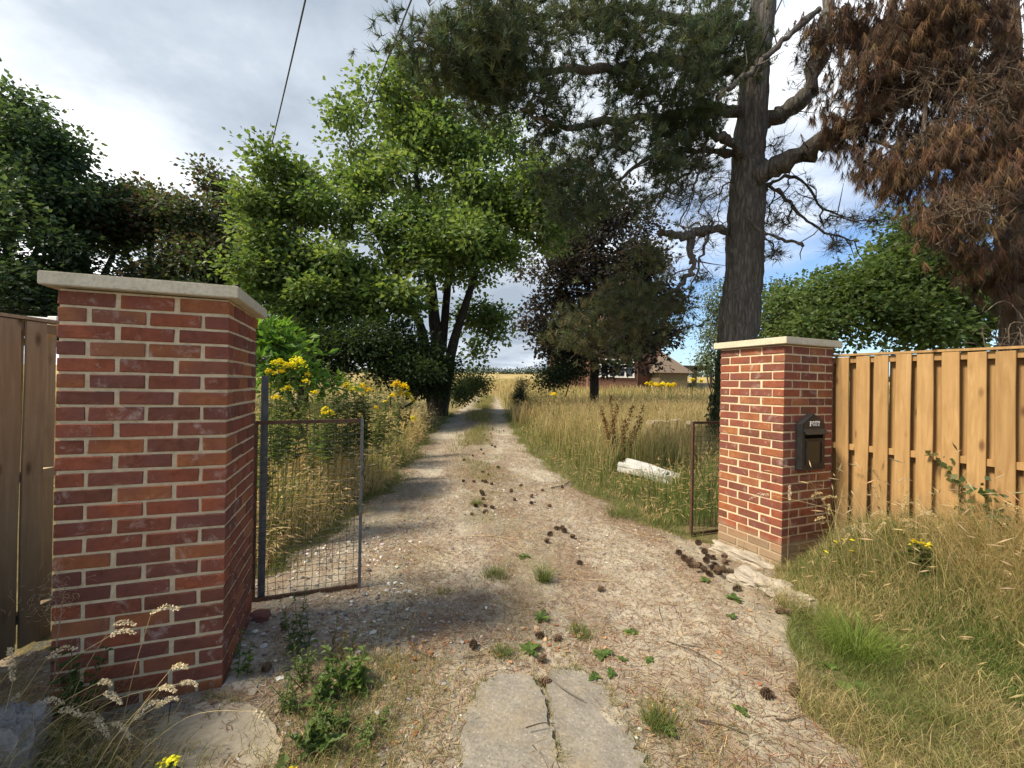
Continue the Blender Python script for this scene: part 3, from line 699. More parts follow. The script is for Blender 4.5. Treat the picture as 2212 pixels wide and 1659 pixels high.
# ------------------------------------------------------------------ house and sheds far behind
def house():
    Y = 45.0; k = Y/FPX
    base = float(G(8, Y))-.3
    x0, x1 = P(1200, 800, Y)[0], P(1428, 800, Y)[0]
    ze, zr = 7.6, 10.0
    h = thing('brick_house', 'two storey red brick house with white windows behind the dark purple tree', 'house', ((x0+x1)/2, Y+4, base))
    mw = Mat('house_brick', .9, .2); co = mw.coord('World', (1, 1, 1))
    br = mw.n('ShaderNodeTexBrick'); br.inputs['Scale'].default_value = 4; br.inputs['Color1'].default_value = (.13, .060, .045, 1); br.inputs['Color2'].default_value = (.17, .08, .055, 1); br.inputs['Mortar'].default_value = (.24, .17, .13, 1)
    mp = mw.n('ShaderNodeMapping'); mp.inputs['Rotation'].default_value = (math.pi/2, 0, 0); mw.l(co, mp.inputs[0]); mw.l(mp.outputs[0], br.inputs['Vector']); mw.color(br.outputs[0])
    mr = Mat('clay_tiles', .9, .2); mr.color(mr.ramp(mr.noise(mr.coord('World'), 3, 6, .7), [(.3, (.12, .065, .048)), (.7, (.19, .11, .08))]))
    mg = Mat('window_glass', .08, .8, (.03, .035, .04))
    b = MB(); b.box(((x0+x1)/2, Y+4, (base+ze)/2), (x1-x0, 8, ze-base)); b.build('wall', mw.m, h)
    xa, xb, ya, yb = x0-.4, x1+.4, Y-.4, Y+8.4
    V = [(xa, ya, ze), (xb, ya, ze), (xb, yb, ze), (xa, yb, ze), (xa+3.2, Y+4, zr), (xb-3.2, Y+4, zr)]
    bm = bmesh.new(); vs = [bm.verts.new(v) for v in V]
    for f in ((0, 1, 5, 4), (1, 2, 5), (2, 3, 4, 5), (3, 0, 4), (3, 2, 1, 0)): bm.faces.new([vs[i] for i in f])
    bmesh.ops.recalc_face_normals(bm, faces=bm.faces[:])
    me = bpy.data.meshes.new('roof'); bm.to_mesh(me); bm.free(); me.transform(Matrix.Translation(-Vector(ORG[h.name]))); me.materials.append(mr.m)
    roof = link('roof', me, h)
    for cx in (x0+1.1, x1-3): b = MB(); b.box((cx, Y+4, zr+.4), (.9, .7, 2.6)); b.build('chimney', mw.m, roof)
    def window(pxa, pya, pxb, pyb, nm, yo=0):
        A, B_ = P(pxa, pya, Y-yo), P(pxb, pyb, Y-yo); w, hh = B_[0]-A[0], A[2]-B_[2]; c = (A+B_)/2
        b = MB()
        for dx in np.linspace(-.5, .5, nm+1): b.box((c[0]+dx*w, Y-.06-yo, c[2]), (.13, .14, hh+.12))
        for dz in (-.5, .5): b.box((c[0], Y-.065-yo, c[2]+dz*hh), (w+.2, .15, .13))
        b.box((c[0], Y-.075-yo, c[2]+.22*hh), (w, .10, .07))
        f = b.build('window', M_WHITE, h)
        b = MB(); b.box((c[0], Y-.02-yo, c[2]), (w, .03, hh)); b.build('pane', mg.m, f)
    window(1226, 716, 1262, 745, 3); window(1290, 712, 1330, 742, 3); window(1388, 712, 1424, 740, 3)
    window(1210, 776, 1232, 812, 2)
    A, B_ = P(1276, 768, Y-1), P(1372, 830, Y-1)
    b = MB(); b.box(((A[0]+B_[0])/2, Y-.5, (base+A[2])/2+.3), (B_[0]-A[0]+.5, 1.0, A[2]-base+.6)); b.build('bay', mw.m, h)
    window(1280, 776, 1368, 815, 5, 1.0)
    b = MB(); c = P(1345, 760, Y-1); b.box((c[0]-1.2, Y-.6, c[2]+.25), (6, 1.5, .18)); b.build('bay_roof', mr.m, h)
    # outbuilding with pyramid roof
    xa, xb = P(1405, 800, Y)[0], P(1462, 800, Y)[0]
    s = thing('outbuilding', 'low brick outbuilding with a brown pyramid roof right of the house', 'outbuilding', ((xa+xb)/2, Y-1.2, base))
    ze2, zt2 = P(1440, 805, Y-3)[2], P(1420, 757, Y-3)[2]
    b = MB(); b.box(((xa+xb)/2, Y-1.4, (base+ze2)/2), (xb-xa, 2.8, ze2-base)); b.build('wall', Mat('old_brick_wall', .9, .2, (.15, .115, .075)).m, s)
    V = [(xa-.4, Y-3.1, ze2), (xb+.5, Y-3.1, ze2), (xb+.5, Y+.3, ze2), (xa-.4, Y+.3, ze2), (xa+.7, Y-1.4, zt2)]
    bm = bmesh.new(); vs = [bm.verts.new(v) for v in V]
    for f in ((0, 1, 4), (1, 2, 4), (2, 3, 4), (3, 0, 4), (3, 2, 1, 0)): bm.faces.new([vs[i] for i in f])
    bmesh.ops.recalc_face_normals(bm, faces=bm.faces[:])
    me = bpy.data.meshes.new('roof'); bm.to_mesh(me); bm.free(); me.transform(Matrix.Translation(-Vector(ORG[s.name])))
    me.materials.append(Mat('brown_tiles', .9, .2, (.17, .13, .10)).m); link('roof', me, s)
    # flat roofed shelter
    A, B_ = P(1464, 792, Y), P(1524, 796, Y)
    s = thing('flat_shelter', 'long flat roofed dark shelter with pale gaps right of the outbuilding', 'shelter', ((A[0]+B_[0])/2, Y, base))
    w = B_[0]-A[0]; dk = Mat('dark_timber', .8, .2, (.045, .035, .03)).m
    b = MB(); b.box(((A[0]+B_[0])/2, Y, A[2]-.15), (w, 3, .42)); b.build('flat_roof', dk, s)
    for q in (0, .33, .4, .95): b = MB(); b.box((A[0]+w*q+.1, Y-1.4, (base+A[2])/2), (.22, .2, A[2]-base)); b.build('post', dk, s)
    b = MB(); b.box(((A[0]+B_[0])/2, Y-.9, base+.55), (w, .1, 1.3)); b.build('low_wall', Mat('grey_panel', .8, .2, (.20, .20, .20)).m, s)
house()

# ------------------------------------------------------------------ trees
def leafset(Cn, n_per, spread, L, pal, droop=.25, flat=.7, wid=.75, jit=.18, out=None):
    """n_per leaves round each cluster centre -> V, F, col"""
    m = len(Cn)*n_per; c = np.repeat(Cn, n_per, 0)
    off = rng.normal(size=(m, 3))*np.array([1, 1, flat])*spread
    p = c+off
    d = unit(off+rng.normal(size=(m, 3))*.5*spread+np.array([0, 0, -droop*spread]))
    nrm = unit(rng.normal(size=(m, 3))*.55+np.array([0, 0, .9])+unit(off)*.4)
    s = unit(np.cross(d, nrm)); nn = np.cross(s, d)
    l = L*rng.uniform(.6, 1.3, (m, 1)); w = l*wid
    fold = nn*l*.12
    V = np.stack([p, p+d*l*.45+s*w*.5+fold, p+d*l, p+d*l*.45-s*w*.5+fold], 1).reshape(-1, 3)
    i = np.arange(m)[:, None]*4
    F = np.concatenate([i+[0, 1, 2], i+[0, 2, 3]])
    cc = np.repeat(pick(pal, len(Cn), .10), n_per, 0)*(1+rng.normal(0, jit, (m, 1)))
    cc = np.clip(.55*cc+.45*pick(pal, m, .2), .004, .9)
    return V, F, np.repeat(cc, 4, 0)
def skeleton(root_pts, root_par, root_r, targets, r_tip=.006, expo=.42, bias=.5, wig=.06, step=.5, sag=0.0):
    """join every target to the nearest limb; returns edges p0,p1,r0,r1 and the twig directions at targets"""
    pts = [np.array(p, float) for p in root_pts]; par = list(root_par); d0 = []
    for i, q in enumerate(par): d0.append(unit(pts[i]-pts[q]) if q >= 0 else np.array([0, 0, 1.]))
    nroot = len(pts); R = np.array(root_pts)
    arr = np.zeros((len(pts)+len(targets)*14, 3)); arr[:nroot] = R; dirs = np.zeros_like(arr); dirs[:nroot] = d0
    n = nroot
    order = np.argsort([np.min(np.linalg.norm(R-t, axis=1)) for t in targets]); ends = np.zeros(len(targets), int)
    for ti in order:
        t = targets[ti]; dv = t-arr[:n]; L = np.linalg.norm(dv, axis=1)
        cosa = (dv*dirs[:n]).sum(1)/(L+1e-6)
        cost = L*(1+bias*(1-cosa))+np.where(arr[:n, 2] > t[2]+.4, .5*(arr[:n, 2]-t[2]), 0)
        j = int(np.argmin(cost)); a = arr[j]; l = L[j]
        k = int(min(10, max(2, round(l/step))))
        ctrl = a+dirs[j]*l*.35+np.array([0, 0, .10*l-sag*l])
        prev = j
        for q in range(1, k+1):
            s = q/k; p = (1-s)**2*a+2*s*(1-s)*ctrl+s*s*t
            if q < k: p = p+rng.normal(0, wig*step, 3)
            arr[n] = p; dirs[n] = unit(p-arr[prev]); par.append(prev); prev = n; n += 1
        ends[ti] = prev
    cnt = np.zeros(n); cnt[ends] = 1
    for i in range(n-1, nroot-1, -1): cnt[par[i]] += cnt[i]
    par = np.array(par); e = np.arange(nroot, n)
    r = r_tip*np.maximum(cnt, 1)**expo
    p0, p1 = arr[par[e]], arr[e]; r1 = r[e]
    r0 = np.where(par[e] >= nroot, np.minimum(r[par[e]], r1*1.5), r1*1.15)
    return p0, p1, r0, r1, arr[ends], dirs[ends]
def edge_tubes(p0, p1, r0, r1, n=5):
    t = unit(p1-p0); ref = np.where(np.abs(t[:, 2:3]) < .9, [[0, 0, 1.]], [[1., 0, 0]])
    a = unit(np.cross(t, ref)); b = np.cross(t, a); th = np.arange(n)*2*math.pi/n
    ring = np.cos(th)[None, :, None]*a[:, None]+np.sin(th)[None, :, None]*b[:, None]
    V = np.concatenate([p0[:, None]+ring*r0[:, None, None], (p1+t*.01)[:, None]+ring*r1[:, None, None]], 1).reshape(-1, 3)
    i = np.arange(len(p0))[:, None, None]*2*n; j = np.arange(n)[None, :, None]; k = (j+1) % n
    F = np.concatenate([i+j, i+k, i+n+k, i+n+j], -1).reshape(-1, 4)
    return V, F
def lobes_px(lobes):
    out = []
    for px, py, Y, rx, ry, rd in lobes:
        s = Y/FPX; out.append((P(px, py, Y), np.array([rx*s, rd, ry*s])))
    return out
def sample_lobes(lobes, n, shell=2.4):
    vol = np.array([np.prod(r)**.75 for _, r in lobes]); k = rng.choice(len(lobes), n, p=vol/vol.sum())
    c = np.array([l[0] for l in lobes])[k]; r = np.array([l[1] for l in lobes])[k]
    if n < 150: return c+rvec(n)*(rng.random((n, 1))**(1/shell))*r
    m = max(len(lobes)*2, n//9)                                # boughs first, then the sprays of each bough
    cc = c[:m]+rvec(m)*(rng.random((m, 1))**(1/shell))*r[:m]; q = rng.integers(0, m, n)
    sz = np.minimum(r[:m]*.42, .95)*rng.uniform(.55, 1.25, (m, 1))
    return cc[q]+np.clip(rng.normal(size=(n, 3)), -1.7, 1.7)*sz[q]*np.array([.62, .62, .42])
def sub_limb(pts, r0, r1, m=8):
    """smooth polyline through control points"""
    pts = np.asarray(pts, float); n = len(pts); t = np.linspace(0, n-1, (n-1)*m+1); out = []
    for s in t:
        i = min(int(s), n-2); f = s-i
        p0, p1, p2, p3 = pts[max(i-1, 0)], pts[i], pts[i+1], pts[min(i+2, n-1)]
        out.append(.5*((2*p1)+(-p0+p2)*f+(2*p0-5*p1+4*p2-p3)*f*f+(-p0+3*p1-3*p2+p3)*f**3))
    return np.array(out), np.linspace(r0, r1, len(t))
def bark_tube(pts, r, n=22, amp=.08, ridge=14):
    """swept trunk with bark relief"""
    pts = np.asarray(pts); t = unit(np.gradient(pts, axis=0)); a = unit(np.cross(t, np.tile([[0., 1, .01]], (len(pts), 1)))); b = np.cross(t, a)
    th = np.arange(n)*2*math.pi/n; S = np.arange(len(pts))
    TH, SS = np.meshgrid(th, S)
    f = 1+amp*(nz(TH*ridge/6.283*1.0+np.sin(SS*.4), SS*.35, 1, 3)-.5)*1.6+amp*.6*(nz(TH*5, SS*.9, 1, 8)-.5)
    V = pts[:, None]+(np.asarray(r)[:, None]*f)[..., None]*(np.cos(th)[None, :, None]*a[:, None]+np.sin(th)[None, :, None]*b[:, None])
    i = np.arange(len(pts)-1)[:, None]*n; j = np.arange(n)[None]; k = (j+1) % n
    return V.reshape(-1, 3), np.stack([i+j, i+k, i+n+k, i+n+j], -1).reshape(-1, 4)
def join(parts):
    V, F, n = [], [], 0
    for v, f in parts: V.append(v); F.append(f+n); n += len(v)
    return np.concatenate(V), np.concatenate(F)

def broadleaf(name, label, cat, stems, lobes, ncl, nper, spread, L, pal, bark_m=None, group=None, shell=2.4, gap=.0, r_tip=.006, droop=.25):
    """stems: list of (control points, r0, r1)"""
    base = stems[0][0][0]
    t = thing(name, label, cat, (base[0], base[1], float(G(base[0], base[1]))), group)
    lb = lobes_px(lobes); tg = sample_lobes(lb, ncl, shell)
    if gap: tg = tg[nz(tg[:, 0]*1.0+tg[:, 1], tg[:, 2], .9, 5) > gap]
    rp, rpar, parts = [], [], []
    for pts, r0, r1 in stems:
        q, r = sub_limb(pts, r0, r1); parts.append(bark_tube(q, r, 12, .1, 9))
        i0 = len(rp)+2
        for k in range(2, len(q)): rp.append(q[k]); rpar.append(len(rp)-2 if k > 2 else -1)
    p0, p1, r0, r1, en, di = skeleton(rp, rpar, None, tg, r_tip)
    parts.append(edge_tubes(p0, p1, r0, r1))
    V, F = join(parts); vobj('trunk', V, F, bark_m or M_BARK, None, t, True)
    V, F, c = leafset(en, nper, spread, L, pal, droop)
    vobj('crown', V, F, M_LEAF, c, t)
    return t
def Gp(px, Y, up=0.0):
    p = P(px, 830, Y); return np.array([p[0], Y, float(G(p[0], Y))+up])

MAPLE = [(0.155, 0.236, 0.069), (0.207, 0.287, 0.083), (0.115, 0.184, 0.060), (0.270, 0.345, 0.109), (0.092, 0.144, 0.052)]
DARKG = [(0.058, 0.101, 0.052), (0.081, 0.130, 0.060), (0.047, 0.081, 0.044), (0.101, 0.146, 0.065)]  # leaf greens kept dark, the left row's backlit shade is in the colour
PURP = [(0.057, 0.044, 0.048), (0.041, 0.037, 0.041), (0.069, 0.055, 0.048), (0.048, 0.051, 0.046)]
broadleaf('maple_tree', 'tall bright green maple with several dark stems left of the drive bend', 'tree',
          [([Gp(945, 17, -.2), P(945, 760, 17), P(938, 690, 17), P(925, 560, 17), P(905, 430, 17), P(890, 300, 17)], .33, .06),
           ([Gp(955, 16.8, -.2), P(975, 760, 16.8), P(1005, 660, 16.8), P(1040, 560, 17), P(1090, 470, 17.3)], .24, .05),
           ([Gp(938, 17.1, -.2), P(915, 730, 16.7), P(880, 650, 16), P(840, 560, 15.6), P(800, 470, 15.4)], .22, .05),
           ([P(955, 760, 17), P(965, 640, 17.2), P(975, 520, 17.5), P(990, 400, 17.6), P(1000, 300, 17.6)], .18, .04)],
          [(895, 205, 17, 60, 55, 1.3), (900, 270, 17, 100, 80, 2.2), (1000, 300, 17.5, 110, 85, 2.2), (810, 340, 16.5, 75, 75, 1.6), (780, 400, 16, 60, 50, 1.4), (765, 300, 16.3, 45, 45, 1.2), (950, 230, 17.2, 80, 60, 1.5), (1060, 330, 17.5, 90, 60, 1.8), (740, 470, 15.6, 60, 50, 1.4), (930, 400, 16, 130, 80, 2.2), (830, 470, 15.6, 110, 70, 2),
           (1080, 410, 17.5, 120, 100, 2.4), (1165, 500, 18, 90, 90, 2), (1010, 500, 16, 110, 60, 2), (880, 540, 15.5, 150, 70, 2), (1010, 560, 16.5, 100, 50, 1.6),
           (830, 660, 14, 100, 75, 1.2), (770, 620, 14.2, 70, 55, 1.1), (1050, 690, 18, 60, 80, 1.2), (840, 760, 14.8, 70, 50, 1)],
          1750, 44, .27, .175, MAPLE, gap=.27)
broadleaf('sycamore_tree', 'smaller light green sycamore left of the tall maple, above the laurel', 'tree',
          [([Gp(655, 13.5, -.2), P(655, 740, 13.5), P(648, 640, 13.5), P(640, 520, 13.5), P(628, 410, 13.7)], .17, .04),
           ([P(655, 740, 13.5), P(680, 640, 13.6), P(715, 540, 13.8)], .10, .03)],
          [(620, 400, 13.8, 68, 48, 1.2), (590, 460, 13.6, 55, 60, 1.3), (680, 480, 14, 70, 60, 1.4), (600, 560, 13.4, 65, 75, 1.5), (690, 570, 13.8, 80, 70, 1.5), (620, 660, 13, 80, 70, 1.4), (715, 650, 13.5, 60, 60, 1.2), (640, 740, 13, 90, 50, 1.2)],
          760, 42, .24, .155, MAPLE, gap=.25)
broadleaf('copper_maple_tree', 'dark purple leaved maple standing in front of the brick house', 'tree',
          [([Gp(1284, 23, -.2), P(1284, 800, 23), P(1283, 720, 23), P(1290, 600, 23.3), P(1310, 470, 23.6)], .27, .06),
           ([P(1283, 740, 23), P(1240, 670, 22.8), P(1200, 600, 23)], .12, .04), ([P(1284, 735, 23), P(1340, 670, 23), P(1400, 620, 23.4)], .13, .04)],
          [(1330, 470, 24, 79, 68, 2), (1370, 530, 24, 62, 55, 1.6), (1250, 520, 23.5, 85, 66, 2), (1300, 600, 24, 136, 71, 2.8), (1200, 610, 23.6, 74, 71, 1.8), (1390, 620, 24, 79, 60, 1.8), (1180, 690, 23, 62, 49, 1.5),
           (1290, 690, 22.4, 125, 55, 2), (1430, 700, 24, 68, 55, 1.5), (1240, 760, 22.5, 79, 44, 1.4), (1335, 752, 22.3, 96, 22, 1.3), (1345, 788, 22.3, 85, 24, 1.0), (1430, 757, 23, 36, 33, 1.0)],
          1150, 36, .30, .21, PURP, gap=.27)
# dark row on the left
LT = 'dark trees beyond the left fence'
def left_tree(label, px, Y, lobes, pal, ncl, L=.165, nper=54):
    broadleaf('dark_tree', label, 'tree', [([Gp(px, Y, -.2), P(px, 700, Y), P(px-5, 560, Y), P(px+5, 430, Y)], .25, .06),
              ([P(px, 680, Y), P(px-50, 560, Y), P(px-90, 470, Y)], .12, .04), ([P(px, 660, Y), P(px+50, 560, Y), P(px+80, 490, Y)], .12, .04)],
              lobes, ncl, nper, .33, L, pal, group=LT, gap=.36)
left_tree('tallest dark green tree at the left edge, its crown above all its row', 20, 15, [(20, 280, 15, 75, 70, 2), (70, 330, 15, 55, 60, 1.6), (-40, 340, 15.5, 90, 100, 2), (40, 430, 14.5, 110, 90, 2.2), (80, 540, 14, 90, 80, 2), (-40, 560, 14, 100, 110, 2), (40, 650, 14, 110, 60, 1.6)], DARKG, 640)
left_tree('dark green tree right of the tallest one, with a rounded top', 190, 17, [(190, 420, 17, 85, 55, 2), (140, 470, 17, 70, 70, 2), (240, 500, 17, 70, 75, 2), (190, 580, 16, 100, 75, 2), (170, 670, 16, 110, 55, 1.6)], DARKG, 500)
RED = DARKG+[(.13, .075, .055), (.11, .07, .05), (.09, .085, .045)]
left_tree('dark tree with reddish top leaves above the middle of the left pillar', 330, 18, [(300, 425, 18, 45, 35, 1.2), (350, 440, 18, 50, 40, 1.4), (320, 500, 18, 85, 55, 2), (360, 570, 17, 85, 60, 1.8), (310, 650, 17, 100, 60, 1.6)], RED, 400)
left_tree('dark reddish tree just left of the sycamore, its top twigs ragged', 465, 18, [(465, 415, 18, 42, 35, 1.2), (500, 440, 18, 40, 35, 1.2), (450, 490, 18, 75, 50, 1.8), (490, 550, 17.5, 60, 60, 1.6), (440, 620, 17, 90, 60, 1.6)], RED, 380)
def bush(name, label, cat, lobes, ncl, nper, spread, L, pal, base, mat=None, group=None, shell=2, wid=.62, droop=.2, r_tip=.004):
    t = thing(name, label, cat, base, group)
    tg = sample_lobes(lobes_px(lobes), ncl, shell)
    bp = np.array(base)
    stems = [bp+np.array([rng.normal(0, .15), rng.normal(0, .15), z]) for z in np.linspace(0, .5, 6)]
    p0, p1, r0, r1, en, di = skeleton(stems, [-1]+list(range(5)), None, tg, r_tip)
    V, F = edge_tubes(p0, p1, r0, r1, 4); vobj('stems', V, F, mat or M_BARK, None, t)
    V, F, c = leafset(en, nper, spread, L, pal, droop, wid=wid); vobj('foliage', V, F, M_LEAF, c, t)
    return t
bush('dark_hedge', 'black green shrubbery behind the left fence under the dark trees', 'hedge', [(30, 690, 13, 140, 60, 1.2), (250, 690, 14, 160, 60, 1.2), (450, 690, 14, 140, 60, 1.2)], 240, 50, .3, .15, [(.026, .042, .024), (.035, .055, .03)], Gp(250, 14))  # near-black leaf colour stands in for shade under the backlit row
bush('ivy_thicket', 'dark bushy thicket under the tall maple beside the drive', 'bush', [(800, 790, 13, 110, 45, 1.2), (880, 740, 14, 70, 70, 1.2), (930, 810, 15, 60, 35, 1), (730, 760, 12.5, 80, 60, 1)], 330, 60, .25, .12, [(.035, .06, .022), (.05, .08, .026), (.025, .045, .018)], Gp(850, 14))
bush('cherry_laurel', 'glossy light green laurel shrub behind the left pillar and yellow flowers', 'shrub', [(590, 745, 5.6, 45, 45, .4), (560, 720, 5.5, 35, 35, .3), (640, 770, 5.7, 38, 35, .35), (600, 810, 5.4, 70, 45, .4), (720, 835, 5.9, 28, 22, .2)],
     115, 13, .085, .135, [(.13, .25, .04), (.17, .30, .05), (.09, .18, .035)], DP(620, 1010), wid=.42, droop=.0, shell=1.8)
bush('weeping_birch', 'pale drooping birch seen behind the left edge of the pine trunk', 'tree', [(1545, 650, 20, 20, 40, .8), (1540, 720, 20, 22, 50, .8), (1560, 690, 20, 25, 60, .8), (1530, 775, 20, 24, 30, .7)], 90, 60, .28, .11, [(.12, .16, .07), (.16, .19, .09)], Gp(1548, 20), droop=1.2)
GRN = [(.11, .17, .06), (.14, .205, .065), (.085, .14, .052), (.18, .235, .08)]
broadleaf('hornbeam_tree', 'spreading green tree behind the right fence with a dark shaded trunk', 'tree',
          [([Gp(2110, 13, -.2), P(2110, 760, 13), P(2095, 690, 13), P(2060, 600, 13), P(2010, 520, 13)], .25, .05), ([P(2105, 720, 13), P(2000, 690, 12.8), P(1880, 670, 12.6), P(1760, 660, 12.6)], .13, .03), ([P(2105, 740, 13), P(2180, 660, 13), P(2260, 580, 13)], .15, .04)],
          [(1900, 545, 13, 75, 50, 1.5), (1985, 505, 13, 80, 50, 1.5), (1760, 640, 12.8, 70, 40, 1.2), (1850, 620, 12.8, 90, 50, 1.6), (1960, 620, 12.6, 110, 60, 1.8), (1770, 680, 12.6, 85, 40, 1.3), (1880, 700, 12.3, 110, 45, 1.5), (2060, 640, 12.6, 100, 70, 1.8), (2000, 730, 12.2, 120, 40, 1.4), (2170, 600, 13, 90, 90, 2), (2150, 700, 12.6, 80, 50, 1.5), (1750, 725, 12.4, 75, 35, 1)],
          950, 46, .26, .14, GRN, gap=.22)
broadleaf('grey_green_tree', 'hazy grey green tree between the pine trunk and the right pillar cap', 'tree', [([Gp(1710, 19, -.2), P(1710, 760, 19), P(1705, 680, 19), P(1700, 640, 19)], .15, .04)],
          [(1690, 650, 19, 32, 35, 1), (1720, 690, 19, 50, 40, 1.2), (1690, 730, 19, 45, 40, 1.2)], 200, 50, .3, .14, [(.09, .125, .05), (.07, .10, .045)], gap=.1)
bush('garden_shrub', 'dark rounded shrub left of the copper maple trunk', 'shrub', [(1225, 795, 22, 45, 26, 1), (1190, 815, 21, 40, 20, .8)], 110, 50, .3, .13, [(.03, .05, .022), (.04, .06, .03)], Gp(1220, 22))
bush('conifer_shrub', 'small blue green conifer at the right edge of the drive bend', 'shrub', [(1127, 838, 17, 12, 18, .25), (1124, 860, 17, 17, 18, .3)], 60, 60, .10, .07, [(.035, .06, .05), (.05, .075, .06)], Gp(1127, 17), wid=.3)
bush('green_bush', 'rounded green bush at the left edge of the drive bend', 'bush', [(1020, 830, 19, 35, 22, .8), (995, 850, 18, 30, 20, .7)], 90, 50, .22, .11, [(.06, .09, .035), (.08, .11, .045)], Gp(1015, 19))
for j, (px, w, y0) in enumerate(((1000, 60, 150), (1090, 70, 170))): pass

# ------------------------------------------------------------------ pines
def tufts(T, D, m, L, pal, w=.0045, spread=.8, up=.25, along=.10, droop=0.0):
    n = len(T)*m; t = np.repeat(T, m, 0); d = np.repeat(D, m, 0)
    p = t-d*rng.random((n, 1))*along
    v = unit(d*rng.uniform(.45, 1.1, (n, 1))+rvec(n)*spread+np.array([0, 0, up-droop]))
    s = unit(np.cross(v, rvec(n))); l = L*rng.uniform(.7, 1.2, (n, 1))
    V = np.stack([p-s*w, p+s*w, p+v*l-np.array([0, 0, 1])*(droop*l*.3)], 1).reshape(-1, 3)
    F = np.arange(n*3).reshape(-1, 3)
    c = np.clip(np.repeat(pick(pal, len(T), .15), m, 0)*(1+rng.normal(0, .18, (n, 1))), .004, .9)
    return V, F, np.repeat(c, 3, 0)
def pine():
    base = Gp(1590, 9, 0); base[2] -= .2
    t = thing('pine_tree', 'huge old pine with a bare leaning trunk behind the right pillar', 'tree', (base[0], base[1], 0))
    tr, rr = sub_limb([base, P(1592, 740, 9), P(1605, 600, 9), P(1612, 450, 9), P(1618, 330, 9), P(1632, 150, 9), P(1650, -20, 9), P(1665, -300, 9), P(1670, -600, 9)], .455, .20, 14)
    rr = np.interp(np.linspace(0, 1, len(rr)), [0, .125, .25, .375, .5, .75, 1], [.43, .375, .355, .335, .30, .23, .10])
    parts = [bark_tube(tr, rr, 40, .13, 26)]
    limbs = [
        ([P(1615, 390, 8.9), P(1660, 372, 8.6), P(1740, 330, 8.2), P(1810, 290, 7.9), P(1890, 235, 7.6), P(1990, 170, 7.3)], .22, .10),
        ([P(1640, 265, 9), P(1690, 245, 8.9), P(1740, 205, 8.8), P(1770, 110, 8.7), P(1790, -10, 8.6), P(1800, -200, 8.6)], .17, .10),
        ([P(1572, 500, 9), P(1530, 495, 8.9), P(1490, 508, 8.8), P(1450, 506, 8.7), P(1422, 498, 8.6)], .095, .06),
        ([P(1495, 506, 8.8), P(1488, 545, 8.75), P(1500, 572, 8.7), P(1470, 615, 8.6), P(1425, 660, 8.4), P(1360, 715, 8.0), P(1300, 745, 7.6)], .075, .015),
        ([P(1540, 480, 9), P(1520, 540, 8.9), P(1500, 600, 8.9), P(1478, 680, 8.8)], .03, .01),
        ([P(1600, 335, 8.8), P(1575, 305, 8.5), P(1540, 288, 8.2), P(1527, 262, 8.1), P(1524, 222, 8.05)], .085, .055),
        ([P(1527, 285, 8.1), P(1515, 350, 8.0), P(1497, 410, 7.9), P(1468, 490, 7.8)], .032, .010),
        ([P(1600, 240, 9), P(1530, 238, 8.7), P(1440, 250, 8.2), P(1340, 262, 7.6), P(1230, 275, 7.0), P(1120, 235, 6.4)], .11, .025),
        ([P(1612, 150, 9), P(1520, 150, 8.5), P(1420, 128, 8), P(1330, 150, 7.5), P(1220, 148, 7), P(1100, 170, 6.5), P(1000, 140, 6), P(900, 80, 5.6)], .12, .014),
        ([P(1770, 20, 7.4), P(1700, 80, 7.3), P(1640, 140, 7.2), P(1590, 175, 7.1), P(1550, 212, 7.0)], .05, .042),
        ([P(1620, 60, 9), P(1500, 50, 8.4), P(1380, 20, 7.8), P(1260, 30, 7.1), P(1140, 40, 6.5), P(1040, 60, 6)], .11, .02),
        ([P(1590, 330, 9), P(1520, 325, 8.6), P(1420, 335, 8.2), P(1340, 380, 7.8), P(1260, 445, 7.4)], .07, .012),
        ([P(1590, 300, 9.2), P(1510, 350, 9.1), P(1440, 410, 9), P(1405, 470, 8.9)], .045, .012),
        ([P(1640, 395, 9), P(1690, 420, 8.9), P(1735, 470, 8.8), P(1790, 505, 8.7), P(1850, 520, 8.6)], .045, .012),
        ([P(1655, 400, 9.3), P(1720, 380, 9.3), P(1780, 450, 9.4), P(1860, 480, 9.4)], .04, .01),
        ([P(1612, 468, 8.55), P(1640, 495, 8.4), P(1690, 517, 8.3), P(1738, 528, 8.2)], .032, .026),
        ([P(1650, -100, 9), P(1560, -120, 8.4), P(1450, -140, 7.8), P(1300, -120, 7.2)], .1, .03),
        ([P(1655, -150, 9), P(1700, -200, 10), P(1780, -280, 11)], .1, .04), ([P(1640, 100, 9.1), P(1600, 60, 10.2), P(1560, 20, 11.5)], .1, .03),
    ]
    rp, rpar = [], []
    for q in tr[16:]: rp.append(q); rpar.append(len(rp)-2)
    rpar[0] = -1
    for pts, r0, r1 in limbs:
        q, r = sub_limb(np.array(pts), r0, r1, 6); q[1:] += rng.normal(0, .018+.12*r0, (len(q)-1, 3))*np.array([1, 1, 1.])*.8; r = r*(1+.14*rng.normal(size=len(r)))
        parts.append(bark_tube(q, r, 12, .2, 8) if r0 > .06 else edge_tubes(q[:-1], q[1:], r[:-1], r[1:], 7))
        for _ in range(4):                                            # broken stubs and dead side twigs
            k = rng.integers(2, len(q)); dv = unit(rvec(1)[0]+np.array([0, 0, -.2])); L_ = rng.uniform(.15, .7); e = np.stack([q[k], q[k]+dv*L_*.5, q[k]+dv*L_+rng.normal(0, .06, 3)]); rr_ = np.array([min(.02, r0*.3), .010, .004])
            parts.append(edge_tubes(e[:-1], e[1:], rr_[:-1], rr_[1:], 5))
        for k in range(1, len(q)): rp.append(q[k]); rpar.append(len(rp)-2 if k > 1 else -1)
